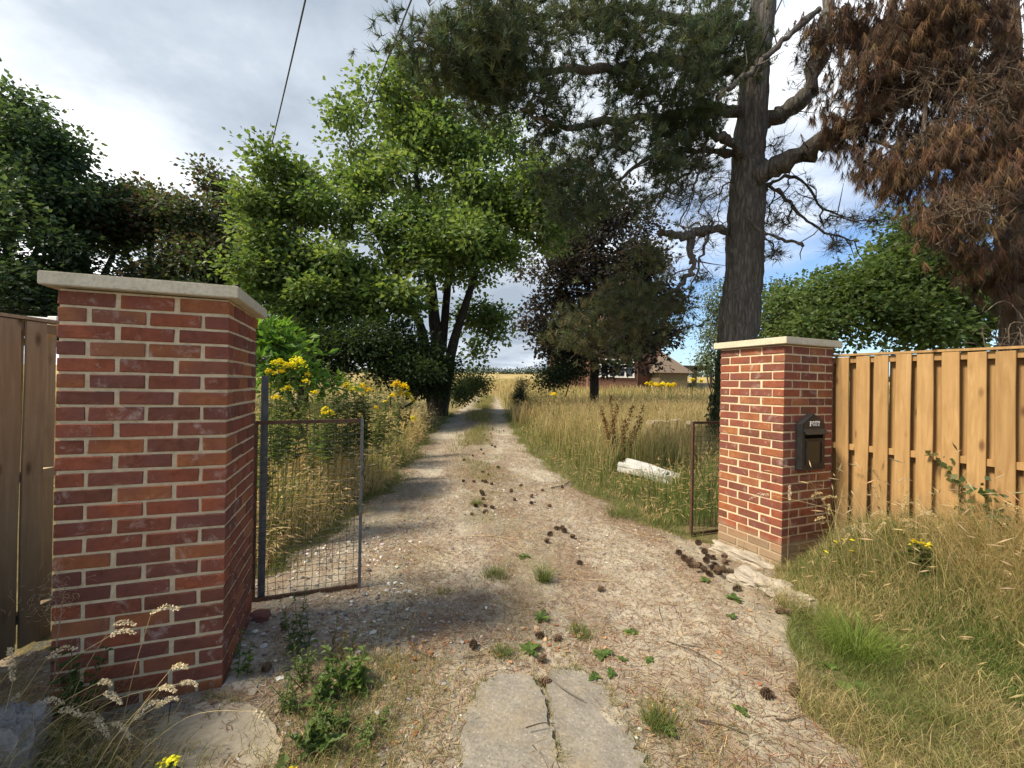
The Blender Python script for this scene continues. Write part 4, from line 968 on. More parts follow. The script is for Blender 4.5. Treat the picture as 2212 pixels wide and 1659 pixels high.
    dense = [(905, 105, 5.7, 55, 50, .5), (960, 130, 5.8, 80, 70, .6), (1000, 60, 6.0, 70, 70, .7), (1080, 100, 6.2, 110, 80, .9), (1110, 205, 6.5, 120, 50, .8), (1230, 60, 6.9, 140, 90, 1.2), (1260, 210, 7.2, 140, 90, 1.1), (1400, 70, 7.5, 150, 100, 1.3),
             (1400, 240, 7.9, 130, 80, 1.2), (1210, 330, 7.2, 110, 60, .8), (1250, 400, 7.3, 120, 60, .8), (1180, 420, 7.2, 95, 50, .7), (1330, 430, 7.8, 80, 50, .8), (1420, 360, 8.1, 80, 60, .9), (1530, 300, 8.4, 60, 60, .7), (1330, 340, 7.7, 90, 50, .8), (1530, 50, 7.8, 90, 70, 1.2), (1300, 300, 7.6, 90, 50, .8), (1620, 20, 7.6, 90, 55, .7), (1650, 90, 7.9, 60, 50, .6), (1550, 190, 8, 70, 45, .6), (1480, 250, 8.1, 80, 50, .8), (1700, 10, 7.6, 60, 50, .6), (1570, 110, 7.8, 70, 60, .7)]
    lower = [(1340, 640, 7.9, 75, 45, .5), (1290, 700, 7.6, 85, 40, .5), (1370, 705, 7.9, 85, 40, .5), (1240, 735, 7.4, 60, 30, .4), (1410, 560, 8.4, 50, 40, .5), (1320, 760, 7.5, 70, 25, .4), (1490, 700, 8.9, 40, 30, .4), (1430, 650, 8.4, 60, 40, .5)]
    thin = [(1800, 525, 8.7, 65, 26, .5), (1520, 650, 9, 45, 60, .6), (1460, 400, 8.8, 90, 70, 1), (1500, 560, 9, 60, 40, .6), (1730, 430, 9, 70, 70, .8), (1840, 470, 9.2, 60, 40, .6), (1420, 300, 8.6, 120, 60, 1), (1700, 520, 8.9, 40, 30, .5), (1700, 300, 8.8, 80, 70, .6), (1600, 460, 9.6, 160, 80, .8), (1740, 150, 8.6, 60, 90, .8), (1790, 60, 8.4, 60, 80, .8)]
    high = [(1500, -200, 8.5, 320, 120, 3), (1200, -90, 6.8, 220, 70, 1.5), (1700, -250, 9.5, 250, 200, 3)]  # unseen upper crown above the view, put in to supply shade
    tg1 = np.concatenate([sample_lobes(lobes_px(dense[3:]), 640, 2.2), sample_lobes(lobes_px(dense[:5]), 145, 1.9), sample_lobes(lobes_px([(1010, 150, 6.1, 130, 60, .7), (1100, 60, 6.2, 120, 70, .8)]), 70, 1.9)]); tg2 = sample_lobes(lobes_px(lower), 125, 2.2); tg3 = sample_lobes(lobes_px(thin), 460, 1.8); tg4 = sample_lobes(lobes_px(high), 260, 2)
    tg = np.concatenate([tg1, tg2, tg3, tg4])
    p0, p1, r0, r1, en, di = skeleton(rp, rpar, None, tg, .0055, .40, .6, .10, .35, sag=.12)
    parts.append(edge_tubes(p0, p1, r0, r1, 5))
    V, F = join(parts); vobj('trunk', V, F, M_PINEBARK, None, t, True)
    # twigs with tufts at every target; bare curly twigs in the thin parts
    n1 = len(tg1)+len(tg2); NE = [(.085, .115, .062), (.105, .135, .066), (.135, .15, .065), (.07, .10, .06)]; NB = [(.14, .135, .06), (.11, .125, .055), (.16, .14, .06), (.09, .11, .05)]
    def spray(E_, D_, k, s, upb):
        T = np.repeat(E_, k, 0)+rng.normal(size=(len(E_)*k, 3))*s
        D = unit(np.repeat(D_, k, 0)+rvec(len(T))*.55+np.array([0, 0, upb])); return T, D
    a = len(tg1); b_ = n1; c_ = b_+len(tg3)
    sets = [spray(en[:a], di[:a], 7, .17, .35), spray(en[a:b_], di[a:b_], 6, .15, .3), spray(en[b_:c_], di[b_:c_], 1, .12, .1), spray(en[c_:], di[c_:], 4, .3, .4)]
    out = [tufts(*sets[0], 26, .145, NE, w=.0055), tufts(*sets[1], 26, .14, NB, w=.0055), tufts(*sets[2], 20, .11, NE), tufts(*sets[3], 14, .16, NE, w=.008)]
    V, Fs, cc, n = [], [], [], 0
    for v, f, c in out: V.append(v); Fs.append(f+n); cc.append(c); n += len(v)
    vobj('crown', np.concatenate(V), np.concatenate(Fs), M_NEEDLE, np.concatenate(cc), t)
    # small bare twigs
    T0 = np.concatenate([np.repeat(p1[rng.integers(0, len(p1), 2600)], 1, 0), np.repeat(en[b_:c_], 7, 0)])
    D0 = unit(rvec(len(T0))+np.array([0, 0, -.35])); Ls = rng.uniform(.12, .38, (len(T0), 1)); m1 = T0+D0*Ls*.5; D1 = unit(D0+rvec(len(T0))*.5+np.array([0, 0, .45])); e1 = m1+D1*Ls*.5
    V, F = edge_tubes(np.concatenate([T0, m1]), np.concatenate([m1, e1]), np.full(2*len(T0), .0035), np.concatenate([np.full(len(T0), .003), np.full(len(T0), .0016)]), 3)
    o = vobj('twigs', V, F, M_PINEBARK, None, t); o['kind'] = 'stuff'
    # cones still on the boughs are too small to see; ivy climbs the trunk foot
    iv = thing('ivy', 'dark ivy climbing the foot of the pine trunk beside the right pillar', 'ivy', (base[0], base[1], .2))
    m = 2600; hz = rng.random(m)**1.5*2.35+.1; th = rng.normal(math.radians(215), .75, m)
    th = np.where(hz > 1.6, rng.normal(math.radians(225), .45, m), th)
    pz = np.interp(hz, tr[:, 2], np.arange(len(tr))); ii = pz.astype(int)
    rad = rr[ii]*1.06+rng.random(m)*.07+np.maximum(0, .22-.12*hz)*rng.random(m)
    cpos = tr[ii]+np.stack([np.cos(th)*rad, np.sin(th)*rad, np.zeros(m)], 1); cpos[:, 2] = hz+base[2]
    nr = np.stack([np.cos(th), np.sin(th), np.full(m, .25)], 1); nr = unit(nr+rvec(m)*.35)
    dn = unit(np.array([0, 0, -1.])+rvec(m)*.5); s = unit(np.cross(dn, nr)); l = rng.uniform(.05, .10, (m, 1))
    V = np.stack([cpos, cpos+dn*l*.4+s*l*.5, cpos+dn*l, cpos+dn*l*.4-s*l*.5], 1).reshape(-1, 3); i = np.arange(m)[:, None]*4
    vobj('leaves', V, np.concatenate([i+[0, 1, 2], i+[0, 2, 3]]), M_LEAF, np.repeat(pick([(.03, .055, .025), (.045, .075, .03), (.06, .085, .04)], m), 4, 0), iv)
    b = MB()
    for k in range(5):
        a0 = math.radians(200+k*14); zz = np.linspace(.1, 1.2+k*.25, 14)
        b.tube([tr[int(np.interp(z, tr[:, 2], np.arange(len(tr))))]*[1, 1, 0]+np.array([math.cos(a0+.12*math.sin(z*5+k))*.46, math.sin(a0+.12*math.sin(z*5+k))*.46, z+base[2]]) for z in zz], .014, 5)
    b.build('stems', M_BARK, iv)
pine()

def dead_pine():
    base = Gp(2215, 7.2); base[2] = .1
    t = thing('dead_pine_tree', 'dead pine at the right edge hung with brown needles', 'tree', base)
    tr, rr = sub_limb([base, P(2205, 760, 7.2), P(2195, 560, 7.2), P(2185, 300, 7.2), P(2170, 0, 7.3), P(2160, -300, 7.4)], .27, .13, 10)
    parts = [bark_tube(tr, rr, 20, .12, 14)]
    limbs = [([P(2190, 420, 7.2), P(2110, 380, 7.0), P(2030, 350, 6.8), P(1960, 330, 6.8), P(1880, 300, 7.0)], .07, .02),
             ([P(2180, 180, 7.2), P(2090, 190, 7.0), P(1990, 215, 6.9), P(1900, 245, 7.0), P(1830, 262, 7.1)], .07, .02),
             ([P(2172, 40, 7.2), P(2080, 60, 7), P(1980, 50, 7), P(1900, 90, 7.1)], .07, .02),
             ([P(2195, 500, 7.2), P(2140, 490, 6.7), P(2080, 500, 6.4), P(2020, 530, 6.3)], .05, .015),
             ([P(2290, 110, 6.4), P(2212, 138, 6.4), P(2150, 155, 6.45), P(2080, 170, 6.5)], .035, .03),
             ([P(2010, 120, 6.6), P(1995, 300, 6.5), P(2010, 400, 6.45), P(2020, 470, 6.4)], .03, .016), ([P(1930, -20, 7), P(1905, 140, 7), P(1870, 260, 7)], .05, .02)]
    rp, rpar = list(tr[8:]), [-1]+list(range(len(tr)-9))
    for pts, r0, r1 in limbs:
        q, r = sub_limb(np.array(pts), r0, r1, 6); parts.append(edge_tubes(q[:-1], q[1:], r[:-1], r[1:], 8))
        for k in range(1, len(q)): rp.append(q[k]); rpar.append(len(rp)-2 if k > 1 else -1)
    lob = [(1910, 110, 7.4, 100, 110, .9), (2040, 70, 7.1, 130, 110, 1), (2160, 140, 6.9, 100, 130, .9), (1990, 220, 7.0, 120, 90, .9), (1880, 255, 7.2, 65, 45, .5), (2120, 290, 6.8, 120, 100, .9), (1990, 350, 6.9, 100, 80, .7), (1940, 420, 6.9, 60, 60, .5),
           (2070, 420, 6.6, 110, 80, .7), (2160, 440, 6.5, 90, 90, .7), (2130, 530, 6.4, 90, 60, .6), (2060, 500, 6.4, 70, 50, .5), (2190, 600, 6.6, 60, 60, .5), (2110, 470, 5.9, 90, 60, .5), (2170, 540, 5.8, 70, 60, .5), (2050, 450, 6.1, 70, 50, .4), (1900, 40, 6.8, 110, 90, .8), (2100, 20, 6.4, 140, 90, .8), (1860, 170, 6.7, 70, 80, .6), (2200, 330, 6.0, 70, 140, .6), (2080, 340, 6.2, 110, 90, .6), (1980, 130, 6.5, 110, 100, .7), (2180, 200, 6.0, 80, 100, .6)]
    tg = sample_lobes(lobes_px(lob), 1300, 2.2)
    p0, p1, r0, r1, en, di = skeleton(rp, rpar, None, tg, .005, .4, .5, .12, .3, sag=.1)
    parts.append(edge_tubes(p0, p1, r0, r1, 5)); V, F = join(parts); vobj('trunk', V, F, M_DEADBARK, None, t, True)
    ok = nz(en[:, 0]+en[:, 1], en[:, 2], 1.5, 9) > .30; bare = en[~ok]; en, di = en[ok], di[ok]
    T = np.repeat(en, 5, 0)+rng.normal(size=(len(en)*5, 3))*.13
    D = unit(np.repeat(di, 5, 0)*.4+rvec(len(T))*.25+np.array([0, 0, -.9]))
    BR = [(.125, .072, .046), (.16, .092, .054), (.095, .060, .042), (.22, .135, .070), (.08, .056, .042)]
    V, F, c = tufts(T, D, 40, .15, BR, w=.0034, spread=.8, up=-.25, along=.12, droop=.42)
    vobj('crown', V, F, M_NEEDLE, c, t)
    T0 = np.concatenate([p1[rng.integers(0, len(p1), 900)], np.repeat(bare, 8, 0)]); nt_ = len(T0); D0 = unit(rvec(nt_)+np.array([0, 0, -.2])); Ls = rng.uniform(.15, .45, (nt_, 1)); m1 = T0+D0*Ls*.5; e1 = m1+unit(D0+rvec(nt_)*.6)*Ls*.5
    V, F = edge_tubes(np.concatenate([T0, m1]), np.concatenate([m1, e1]), np.full(2*nt_, .0035), np.concatenate([np.full(nt_, .003), np.full(nt_, .0016)]), 3)
    o = vobj('twigs', V, F, M_DEADBARK, None, t); o['kind'] = 'stuff'
dead_pine()
# pale bare twigs over the right fence
q0 = P(2240, 790, 5.0); bs = thing('bare_shrub', 'pale leafless curling twigs poking above the right fence at the picture edge', 'shrub', (q0[0], q0[1], float(G(q0[0], q0[1]))))
b = MB()
for k in range(22):
    e = P(rng.uniform(2110, 2260), rng.uniform(670, 775), 5.0+rng.normal(0, .2)); s = np.array([q0[0]+rng.normal(0, .1), q0[1]+rng.normal(0, .1), rng.uniform(1.0, 1.8)])
    mid = (s+e)/2+rng.normal(0, .15, 3)+[0, 0, .12]; qq, r = sub_limb([s, mid, e, e+rng.normal(0, .06, 3)], .007, .0025, 5); b.tube(qq, r, 5, cap=False)
b.tube([np.array([q0[0], q0[1], float(G(q0[0], q0[1]))-.05]), np.array([q0[0], q0[1], 1.3])], [.03, .02], 6)
b.build('twigs', M_DEADBARK, bs)

# ------------------------------------------------------------------ overhead cables
for lab, pts in (('thin dark overhead cable on the left crossing the clouds', [(655, 0), (548, 430)]), ('thin dark overhead cable on the right ending at the maple top', [(880, 0), (705, 400)])):
    (xa, ya), (xb, yb) = pts
    A = P(xa+(xa-xb)*.45, ya-(yb-ya)*.45, 8); B_ = P(xb-(xa-xb)*.25, yb+(yb-ya)*.25, 38)
    # straight cable through both sight lines, with a little sag
    q = [A*(1-s)+B_*s+np.array([0, 0, -.9*4*s*(1-s)]) for s in np.linspace(0, 1, 60)]
    b = MB(); b.tube(q, .020, 6, cap=False); o = b.build('overhead_cable', M_CABLE, None, True); tag(o, lab, 'cable')

# ------------------------------------------------------------------ grass
def blades(XY, h, lean, w, c_root, c_tip, seed=0.0, zfun=None, seedcol=(.60, .48, .29), seedlen=.075, leandir=None, curl=.5):
    n = len(XY); z = (zfun or SZ)(XY[:, 0], XY[:, 1]); p = np.stack([XY[:, 0], XY[:, 1], z-.01], 1)
    a = rng.uniform(0, 2*math.pi, n) if leandir is None else leandir+rng.normal(0, .8, n)
    d = np.stack([np.cos(a), np.sin(a), np.zeros(n)], 1); s = np.stack([-np.sin(a), np.cos(a), np.zeros(n)], 1)
    b_ = rng.uniform(0, 2*math.pi, n); s = unit(s*.3+np.stack([np.cos(b_), np.sin(b_), np.zeros(n)], 1))
    h = np.asarray(h).reshape(-1, 1); lean = np.broadcast_to(np.asarray(lean), (n,)).reshape(-1, 1); w = np.broadcast_to(np.asarray(w), (n,)).reshape(-1, 1)
    up = np.array([0, 0, 1.])
    m1 = p+up*h*.45+d*h*lean*.18; m2 = p+up*h*.80+d*h*lean*.55; tip = p+up*h*(1-lean*curl*.5)+d*h*lean*1.1
    V = np.stack([p-s*w, p+s*w, m1-s*w*.85, m1+s*w*.85, m2-s*w*.55, m2+s*w*.55, tip], 1)
    i = np.arange(n)[:, None]*7
    F4 = np.concatenate([i+[0, 1, 3, 2], i+[2, 3, 5, 4]]); F3 = i+[4, 5, 6]
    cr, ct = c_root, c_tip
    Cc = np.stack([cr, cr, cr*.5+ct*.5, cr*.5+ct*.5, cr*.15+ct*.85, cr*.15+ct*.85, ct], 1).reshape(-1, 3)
    V = V.reshape(-1, 3); n0 = len(V)
    if seed > 0:
        k = np.where(rng.random(n) < seed)[0]; t = tip[k]; dd = unit(tip[k]-m2[k]+np.array([0, 0, -.03])); l = seedlen*rng.uniform(.7, 1.3, (len(k), 1)); ww = l*.055+.0012
        s1 = unit(np.cross(dd, rvec(len(k)))); s2 = np.cross(dd, s1); mid = t+dd*l*.4
        SV = np.stack([t-dd*l*.1, mid+s1*ww, mid+s2*ww, mid-s1*ww, mid-s2*ww, t+dd*l], 1).reshape(-1, 3)
        j = np.arange(len(k))[:, None]*6+n0
        F3 = np.concatenate([F3]+[j+q for q in ([0, 1, 2], [0, 2, 3], [0, 3, 4], [0, 4, 1], [5, 2, 1], [5, 3, 2], [5, 4, 3], [5, 1, 4])])
        V = np.concatenate([V, SV]); Cc = np.concatenate([Cc, np.repeat(pick([seedcol, tuple(np.array(seedcol)*.8)], len(k)), 6, 0)])
    return V, [F4, F3], Cc
def grass_obj(name, label, sets):
    V, F4, F3, Cc, n = [], [], [], [], 0
    for v, f, c in sets: V.append(v); F4.append(f[0]+n); F3.append(f[1]+n); Cc.append(c); n += len(v)
    o = vobj(name, np.concatenate(V), [np.concatenate(F4), np.concatenate(F3)], M_GRASS, np.concatenate(Cc)); tag(o, label, None, None, 'stuff'); return o
STRAW = [(.58, .46, .235), (.66, .54, .30), (.50, .385, .19), (.61, .475, .235)]; GREEN = [(0.143, 0.209, 0.053), (0.187, 0.242, 0.066), (0.110, 0.171, 0.044), (0.231, 0.264, 0.077)]; OLIVE = [(.22, .225, .08), (.28, .26, .11), (.18, .20, .065)]
def scatter(n, y0, y1, r0, r1, power=1.6):
    """points in the wedge between two bearing ratios, denser nearer"""
    y = y0+(y1-y0)*rng.random(n)**power; x = y*(r0+(r1-r0)*rng.random(n)); return np.stack([x, y], 1)
def in_pillar(XY, m=.03):
    r = np.zeros(len(XY), bool)
    for o, yw in ((A_L, YL), (B_R, .398)):
        e = np.array([math.cos(yw), math.sin(yw)]); nn = np.array([-e[1], e[0]]); q = XY-o
        u_, v_ = q@e, q@nn; r |= (u_ > -m) & (u_ < .665+m) & (v_ > -m) & (v_ < .665+m)
    return r
def clear_of(XY, dm=-.06): return XY[~on_drive(XY[:, 0], XY[:, 1], dm) & ~in_pillar(XY)]

# right meadow
A = clear_of(scatter(30000, 4.9, 16, -.02, .95, 1.25)); edge = A[:, 0]-xr(A[:, 1]); A = A[(edge > 0)]; edge = A[:, 0]-xr(A[:, 1])
pt = nz(A[:, 0], A[:, 1], .55, 6); far = np.clip((A[:, 1]-5.5)/4, 0, 1)
h = np.clip(edge/.9, .22, 1)*(.34+.42*far+.22*pt)*rng.uniform(.75, 1.2, len(A))
dry = np.clip(.05+far*1.0*np.clip(edge/.8, .25, 1)+(pt-.5)*.8, 0.03, .95)
isd = rng.random(len(A)) < dry
wq = ORG[wp.name]; nearw = (np.hypot((A[:, 0]-wq[0])/.75, (A[:, 1]-wq[1]+.35)/.7) < 1); h = np.where(nearw, h*.28, h); isd &= ~nearw
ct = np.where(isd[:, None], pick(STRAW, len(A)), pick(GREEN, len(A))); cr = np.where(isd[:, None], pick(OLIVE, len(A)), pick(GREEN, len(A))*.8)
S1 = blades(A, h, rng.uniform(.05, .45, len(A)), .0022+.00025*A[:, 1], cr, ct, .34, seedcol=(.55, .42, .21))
A = clear_of(scatter(42000, 14, 75, -.35, 1.15, 1.5)); edge = A[:, 0]-xr(np.minimum(A[:, 1], DEND-.1)); A = A[(edge > 0) | (A[:, 1] > DEND)]
pt = nz(A[:, 0], A[:, 1], .18, 6); p2 = nz(A[:, 0], A[:, 1], .5, 2)
isd = rng.random(len(A)) < np.clip(.72+(pt-.5)*.9, .15, .97)
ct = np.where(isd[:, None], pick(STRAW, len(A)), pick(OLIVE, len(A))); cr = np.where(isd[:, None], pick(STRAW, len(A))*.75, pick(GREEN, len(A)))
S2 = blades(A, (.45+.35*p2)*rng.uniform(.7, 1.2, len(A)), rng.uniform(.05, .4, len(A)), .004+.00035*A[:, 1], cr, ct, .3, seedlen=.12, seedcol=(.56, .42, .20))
grass_obj('meadow_grass', 'tall golden dry meadow grass right of the drive', [S1, S2])
# left verge inside the gate
A = clear_of(scatter(44000, 2.95, 13, -.95, -.02, 1.3)); A = A[A[:, 0] < xl(A[:, 1])+.10*rng.random(len(A))]; edge = xl(A[:, 1])-A[:, 0]
pt = nz(A[:, 0], A[:, 1], .9, 16); nearg = np.clip((A[:, 1]-3.3)/.9, 0, 1)
h = np.clip(edge/.45+.5*(nz(A[:, 0], A[:, 1], 3.1, 5)-.4), .12, 1)*(.2+.8*nearg)*(.50+.36*pt)*rng.uniform(.6, 1.3, len(A))
isd = rng.random(len(A)) < np.clip(.74+(pt-.5)*.8-.45*np.clip((edge-1.1)/1.0, 0, 1), .08, .9)
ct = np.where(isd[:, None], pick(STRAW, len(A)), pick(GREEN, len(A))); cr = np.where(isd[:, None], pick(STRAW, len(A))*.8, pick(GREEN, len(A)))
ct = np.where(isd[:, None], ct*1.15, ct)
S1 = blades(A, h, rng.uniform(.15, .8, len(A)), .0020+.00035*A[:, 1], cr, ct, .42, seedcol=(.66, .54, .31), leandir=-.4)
A = scatter(12000, 12, 60, -1.3, -.08, 1.2); A = A[~on_drive(A[:, 0], A[:, 1], -.1)]
S2 = blades(A, .55*rng.uniform(.6, 1.3, len(A)), .3, .007, pick(OLIVE, len(A)), np.where(rng.random((len(A), 1)) < .5, pick(STRAW, len(A)), pick(GREEN, len(A))), .2, seedlen=.12)
grass_obj('verge_grass', 'long arching straw coloured grass left of the drive behind the mesh gate', [S1, S2])
# short growth round the drive edges and in its middle
y = 3.0+15*rng.random(9000)**1.3; side = rng.random(9000) < .5
x = np.where(side, xr(y)-rng.exponential(.10, 9000)+.05, xl(y)+rng.exponential(.10, 9000)-.05)
A = np.stack([x, y], 1); A = A[~in_pillar(A)]
S1 = blades(A, rng.uniform(.04, .16, len(A)), rng.uniform(.2, .9, len(A)), .0022, pick(GREEN, len(A)), pick(GREEN+OLIVE, len(A)))
y = 6.8+(DEND-7)*rng.random(14000); cx = (xl(y)+xr(y))/2; x = cx+rng.normal(.0, .24, len(y)); keep = nz(x, y, 1.2, 4) > .36
A = np.stack([x, y], 1)[keep]; S2 = blades(A, rng.uniform(.05, .26, len(A))*np.clip((A[:, 1]-5)/7, .25, 1.3), rng.uniform(.1, .8, len(A)), .003, pick(OLIVE, len(A)), pick(GREEN+OLIVE+STRAW, len(A)))
y = 1.3+6*rng.random(30000)**1.2; x = np.where(rng.random(30000) < .5, rng.uniform(-1.3, .4, 30000), rng.uniform(-1.2, 2.2, 30000)); k = (nz(x, y, 2.3, 11) > .58) & on_drive(x, y, .05) & ~((x > -.22) & (x < .62) & (y < 2.4))
A = np.stack([x, y], 1)[k]; S3 = blades(A, rng.uniform(.015, .055, len(A)), rng.uniform(.3, 1.1, len(A)), .0013, pick(OLIVE, len(A)), pick(GREEN+OLIVE+STRAW, len(A)))
A = np.stack([rng.normal(-.70, .20, 6500), 1.3+1.15*rng.random(6500)], 1)
S4 = blades(A, rng.uniform(.02, .085, len(A)), rng.uniform(.3, 1.1, len(A)), .0014, pick(OLIVE, len(A)), pick(GREEN+OLIVE+STRAW, len(A)))
A = np.stack([rng.normal(.80, .13, 1700), 1.45+.75*rng.random(1700)], 1)
S5 = blades(A, rng.uniform(.015, .06, len(A)), rng.uniform(.3, 1.1, len(A)), .0013, pick(OLIVE, len(A)), pick(STRAW+OLIVE+GREEN, len(A)))
ed = []
for pl in ([(995, 1655), (1012, 1545), (1038, 1482), (1085, 1464), (1140, 1462), (1178, 1490), (1195, 1560), (1210, 1655)], [(1184, 1460), (1240, 1447), (1300, 1475), (1340, 1545), (1390, 1640), (1405, 1700)], [(430, 1520), (520, 1530), (590, 1570), (610, 1640), (630, 1700)]):
    pp = np.array([GP(*p)[:2] for p in pl])
    for a_, b_ in zip(pp[:-1], pp[1:]): tt = rng.random((170, 1)); ed.append(a_*(1-tt)+b_*tt+rng.normal(0, .014, (170, 2)))
A = np.concatenate(ed); A = A[nz(A[:, 0], A[:, 1], 7, 2) > .3]; S6 = blades(A, rng.uniform(.012, .05, len(A)), rng.uniform(.4, 1.3, len(A)), .0013, pick(OLIVE, len(A)), pick(STRAW+OLIVE+GREEN, len(A)))
grass_obj('drive_grass', 'thin short grass growing in and along the drive', [S1, S2, S3, S4, S5, S6])
# right bank in front of the fence
n = 38000; t = rng.random(n)*2.7-.15; s = .06+rng.random(n)**1.1*1.25
A = FEN0+FEND[None]*t[:, None]+FENN[None]*s[:, None]; k = ~on_drive(A[:, 0], A[:, 1], -.02) & ~in_pillar(A) & (A[:, 1] > .9); A, s, t = A[k], s[k], t[k]
pt = nz(A[:, 0], A[:, 1], 1.6, 21); tall = np.clip(1.2-s/1.15, .12, 1)*np.clip((t+.1)/.7, .25, 1)
isd = rng.random(len(A)) < np.clip(.62+(pt-.5)*1.0, .15, .95)
h = (.07+.36*tall*(.45+.9*pt))*rng.uniform(.6, 1.3, len(A))
S1 = blades(A, h, rng.uniform(.2, .9, len(A)), .0018, pick(GREEN, len(A))*.75, np.where(isd[:, None], pick(STRAW, len(A)), pick(GREEN, len(A))), .010, seedcol=(.58, .46, .24), seedlen=.055)
n = 420; t = rng.random(n)*2.3+.25; s = .12+rng.random(n)*.75; A = FEN0+FEND[None]*t[:, None]+FENN[None]*s[:, None]; A = A[~in_pillar(A)]
S2 = blades(A, rng.uniform(.45, .95, len(A)), rng.uniform(.1, .85, len(A)), .0013, pick(OLIVE, len(A)), pick(STRAW, len(A)), .6, seedlen=.075)
y = 1.2+2.6*rng.random(26000); x = xr(y)+rng.random(26000)**1.2*1.0-.2; A = np.stack([x, y], 1); A = A[~in_pillar(A) & (nz(A[:, 0], A[:, 1], 3, 8) > .03) & (np.hypot(A[:, 0]-GP(1800, 1462)[0], A[:, 1]-GP(1800, 1462)[1]) > .07)]
S3 = blades(A, rng.uniform(.02, .12, len(A))*(.6+.9*nz(A[:, 0], A[:, 1], 5, 3)), rng.uniform(.4, 1.2, len(A)), .0014, pick(OLIVE, len(A)), np.where((nz(A[:, 0], A[:, 1], 2.2, 17)+rng.normal(0, .12, len(A)) > .66)[:, None], pick(GREEN, len(A)), pick(STRAW+OLIVE, len(A))))
grass_obj('bank_grass', 'green and straw grass on the bank in front of the right fence', [S1, S2, S3])
# left foreground tangle
n = 5200; A = np.stack([-1.15-rng.random(n)**.8*1.5, 1.05+rng.random(n)*.75], 1); A = A[~in_pillar(A) & (A[:, 0] > -2.65)]
fall = np.clip((-A[:, 0]-1.1)/.7, .12, 1)
S1 = blades(A, (.05+.26*fall)*rng.uniform(.5, 1.3, len(A)), rng.uniform(.4, 1.1, len(A)), .0014, pick(OLIVE, len(A))*.8, np.where(rng.random((len(A), 1)) < .6, pick(STRAW, len(A)), pick(GREEN, len(A))), 0, leandir=.2)
grass_obj('corner_grass', 'dry tangled grass in the lower left corner below the fence', [S1])
# far hedge line and trees on the skyline
xsn = np.linspace(-160, 260, 700); A = np.stack([xsn+rng.normal(0, .5, 700), np.full(700, 205.)+rng.normal(0, 2, 700)], 1)
cn = np.stack([A[:, 0], A[:, 1], G(A[:, 0], A[:, 1])+.8+1.0*nz(A[:, 0], A[:, 0]*0, .12, 3)], 1)
V, F, c = leafset(cn, 26, .9, .9, [(.06, .08, .04), (.08, .10, .05)]); o = vobj('far_hedge', V, F, M_LEAF, c); tag(o, 'thin dark hedge line on the far field skyline', None, None, 'stuff')

# ------------------------------------------------------------------ flowers, weeds, stalks
def frond_leaves(base, top, n, L, pal, wid=.28, r0=.15):
    t = rng.random(n)*(1-r0)+r0; p = base[None]*(1-t[:, None])+top[None]*t[:, None]
    a = rng.uniform(0, 6.283, n); d = unit(np.stack([np.cos(a), np.sin(a), rng.uniform(-.2, .7, n)], 1)); s = unit(np.cross(d, np.array([0, 0, 1.]))); up = np.cross(s, d)
    l = L*rng.uniform(.5, 1.2, (n, 1))*(1.2-.7*t[:, None]); V = np.stack([p, p+d*l*.5+s*l*wid+up*l*.1, p+d*l-np.array([0, 0, .15])*l, p+d*l*.5-s*l*wid+up*l*.1], 1).reshape(-1, 3)
    i = np.arange(n)[:, None]*4; return V, np.concatenate([i+[0, 1, 2], i+[0, 2, 3]]), np.repeat(pick(pal, n), 4, 0)
YEL = [(.86, .70, .02), (.90, .76, .04), (.80, .62, .015)]
def flower_disc(c, r, n=9):
    """small composite flower: centre plus ray petals"""
    a = np.arange(n)*2*math.pi/n+rng.random()*6; nr = unit(rng.normal(0, .3, 3)+[0, 0, 1.]); e1 = unit(np.cross(nr, [1., .2, 0])); e2 = np.cross(nr, e1)
    ring = lambda rr, k, off=0: c+rr*(np.cos(a+off)[:, None]*e1+np.sin(a+off)[:, None]*e2)+nr*k
    V = np.concatenate([[c+nr*r*.35], ring(r*.45, r*.2), ring(r, -r*.05, .0), ring(r*.6, .0, math.pi/n)])
    F = []
    for i in range(n):
        j = (i+1) % n; F += [[0, 1+i, 1+j], [1+i, 1+n+i, 1+2*n+i], [1+j, 1+2*n+i, 1+n+j], [1+i, 1+2*n+i, 1+j]]
    return V, np.array(F)
def corymb(c, w, nf, r):
    V, F, n = [], [], 0
    q = rng.normal(size=(nf, 2))*.36*w/2*1.15; z = -(q**2).sum(1)/(w)*.9+rng.normal(0, .10*w, nf)
    for (x, y), dz in zip(q, z):
        v, f = flower_disc(c+np.array([x, y, dz]), r*rng.uniform(.75, 1.2), 7); V.append(v); F.append(f+n); n += len(v)
    V = np.concatenate(V); return V, np.concatenate(F)
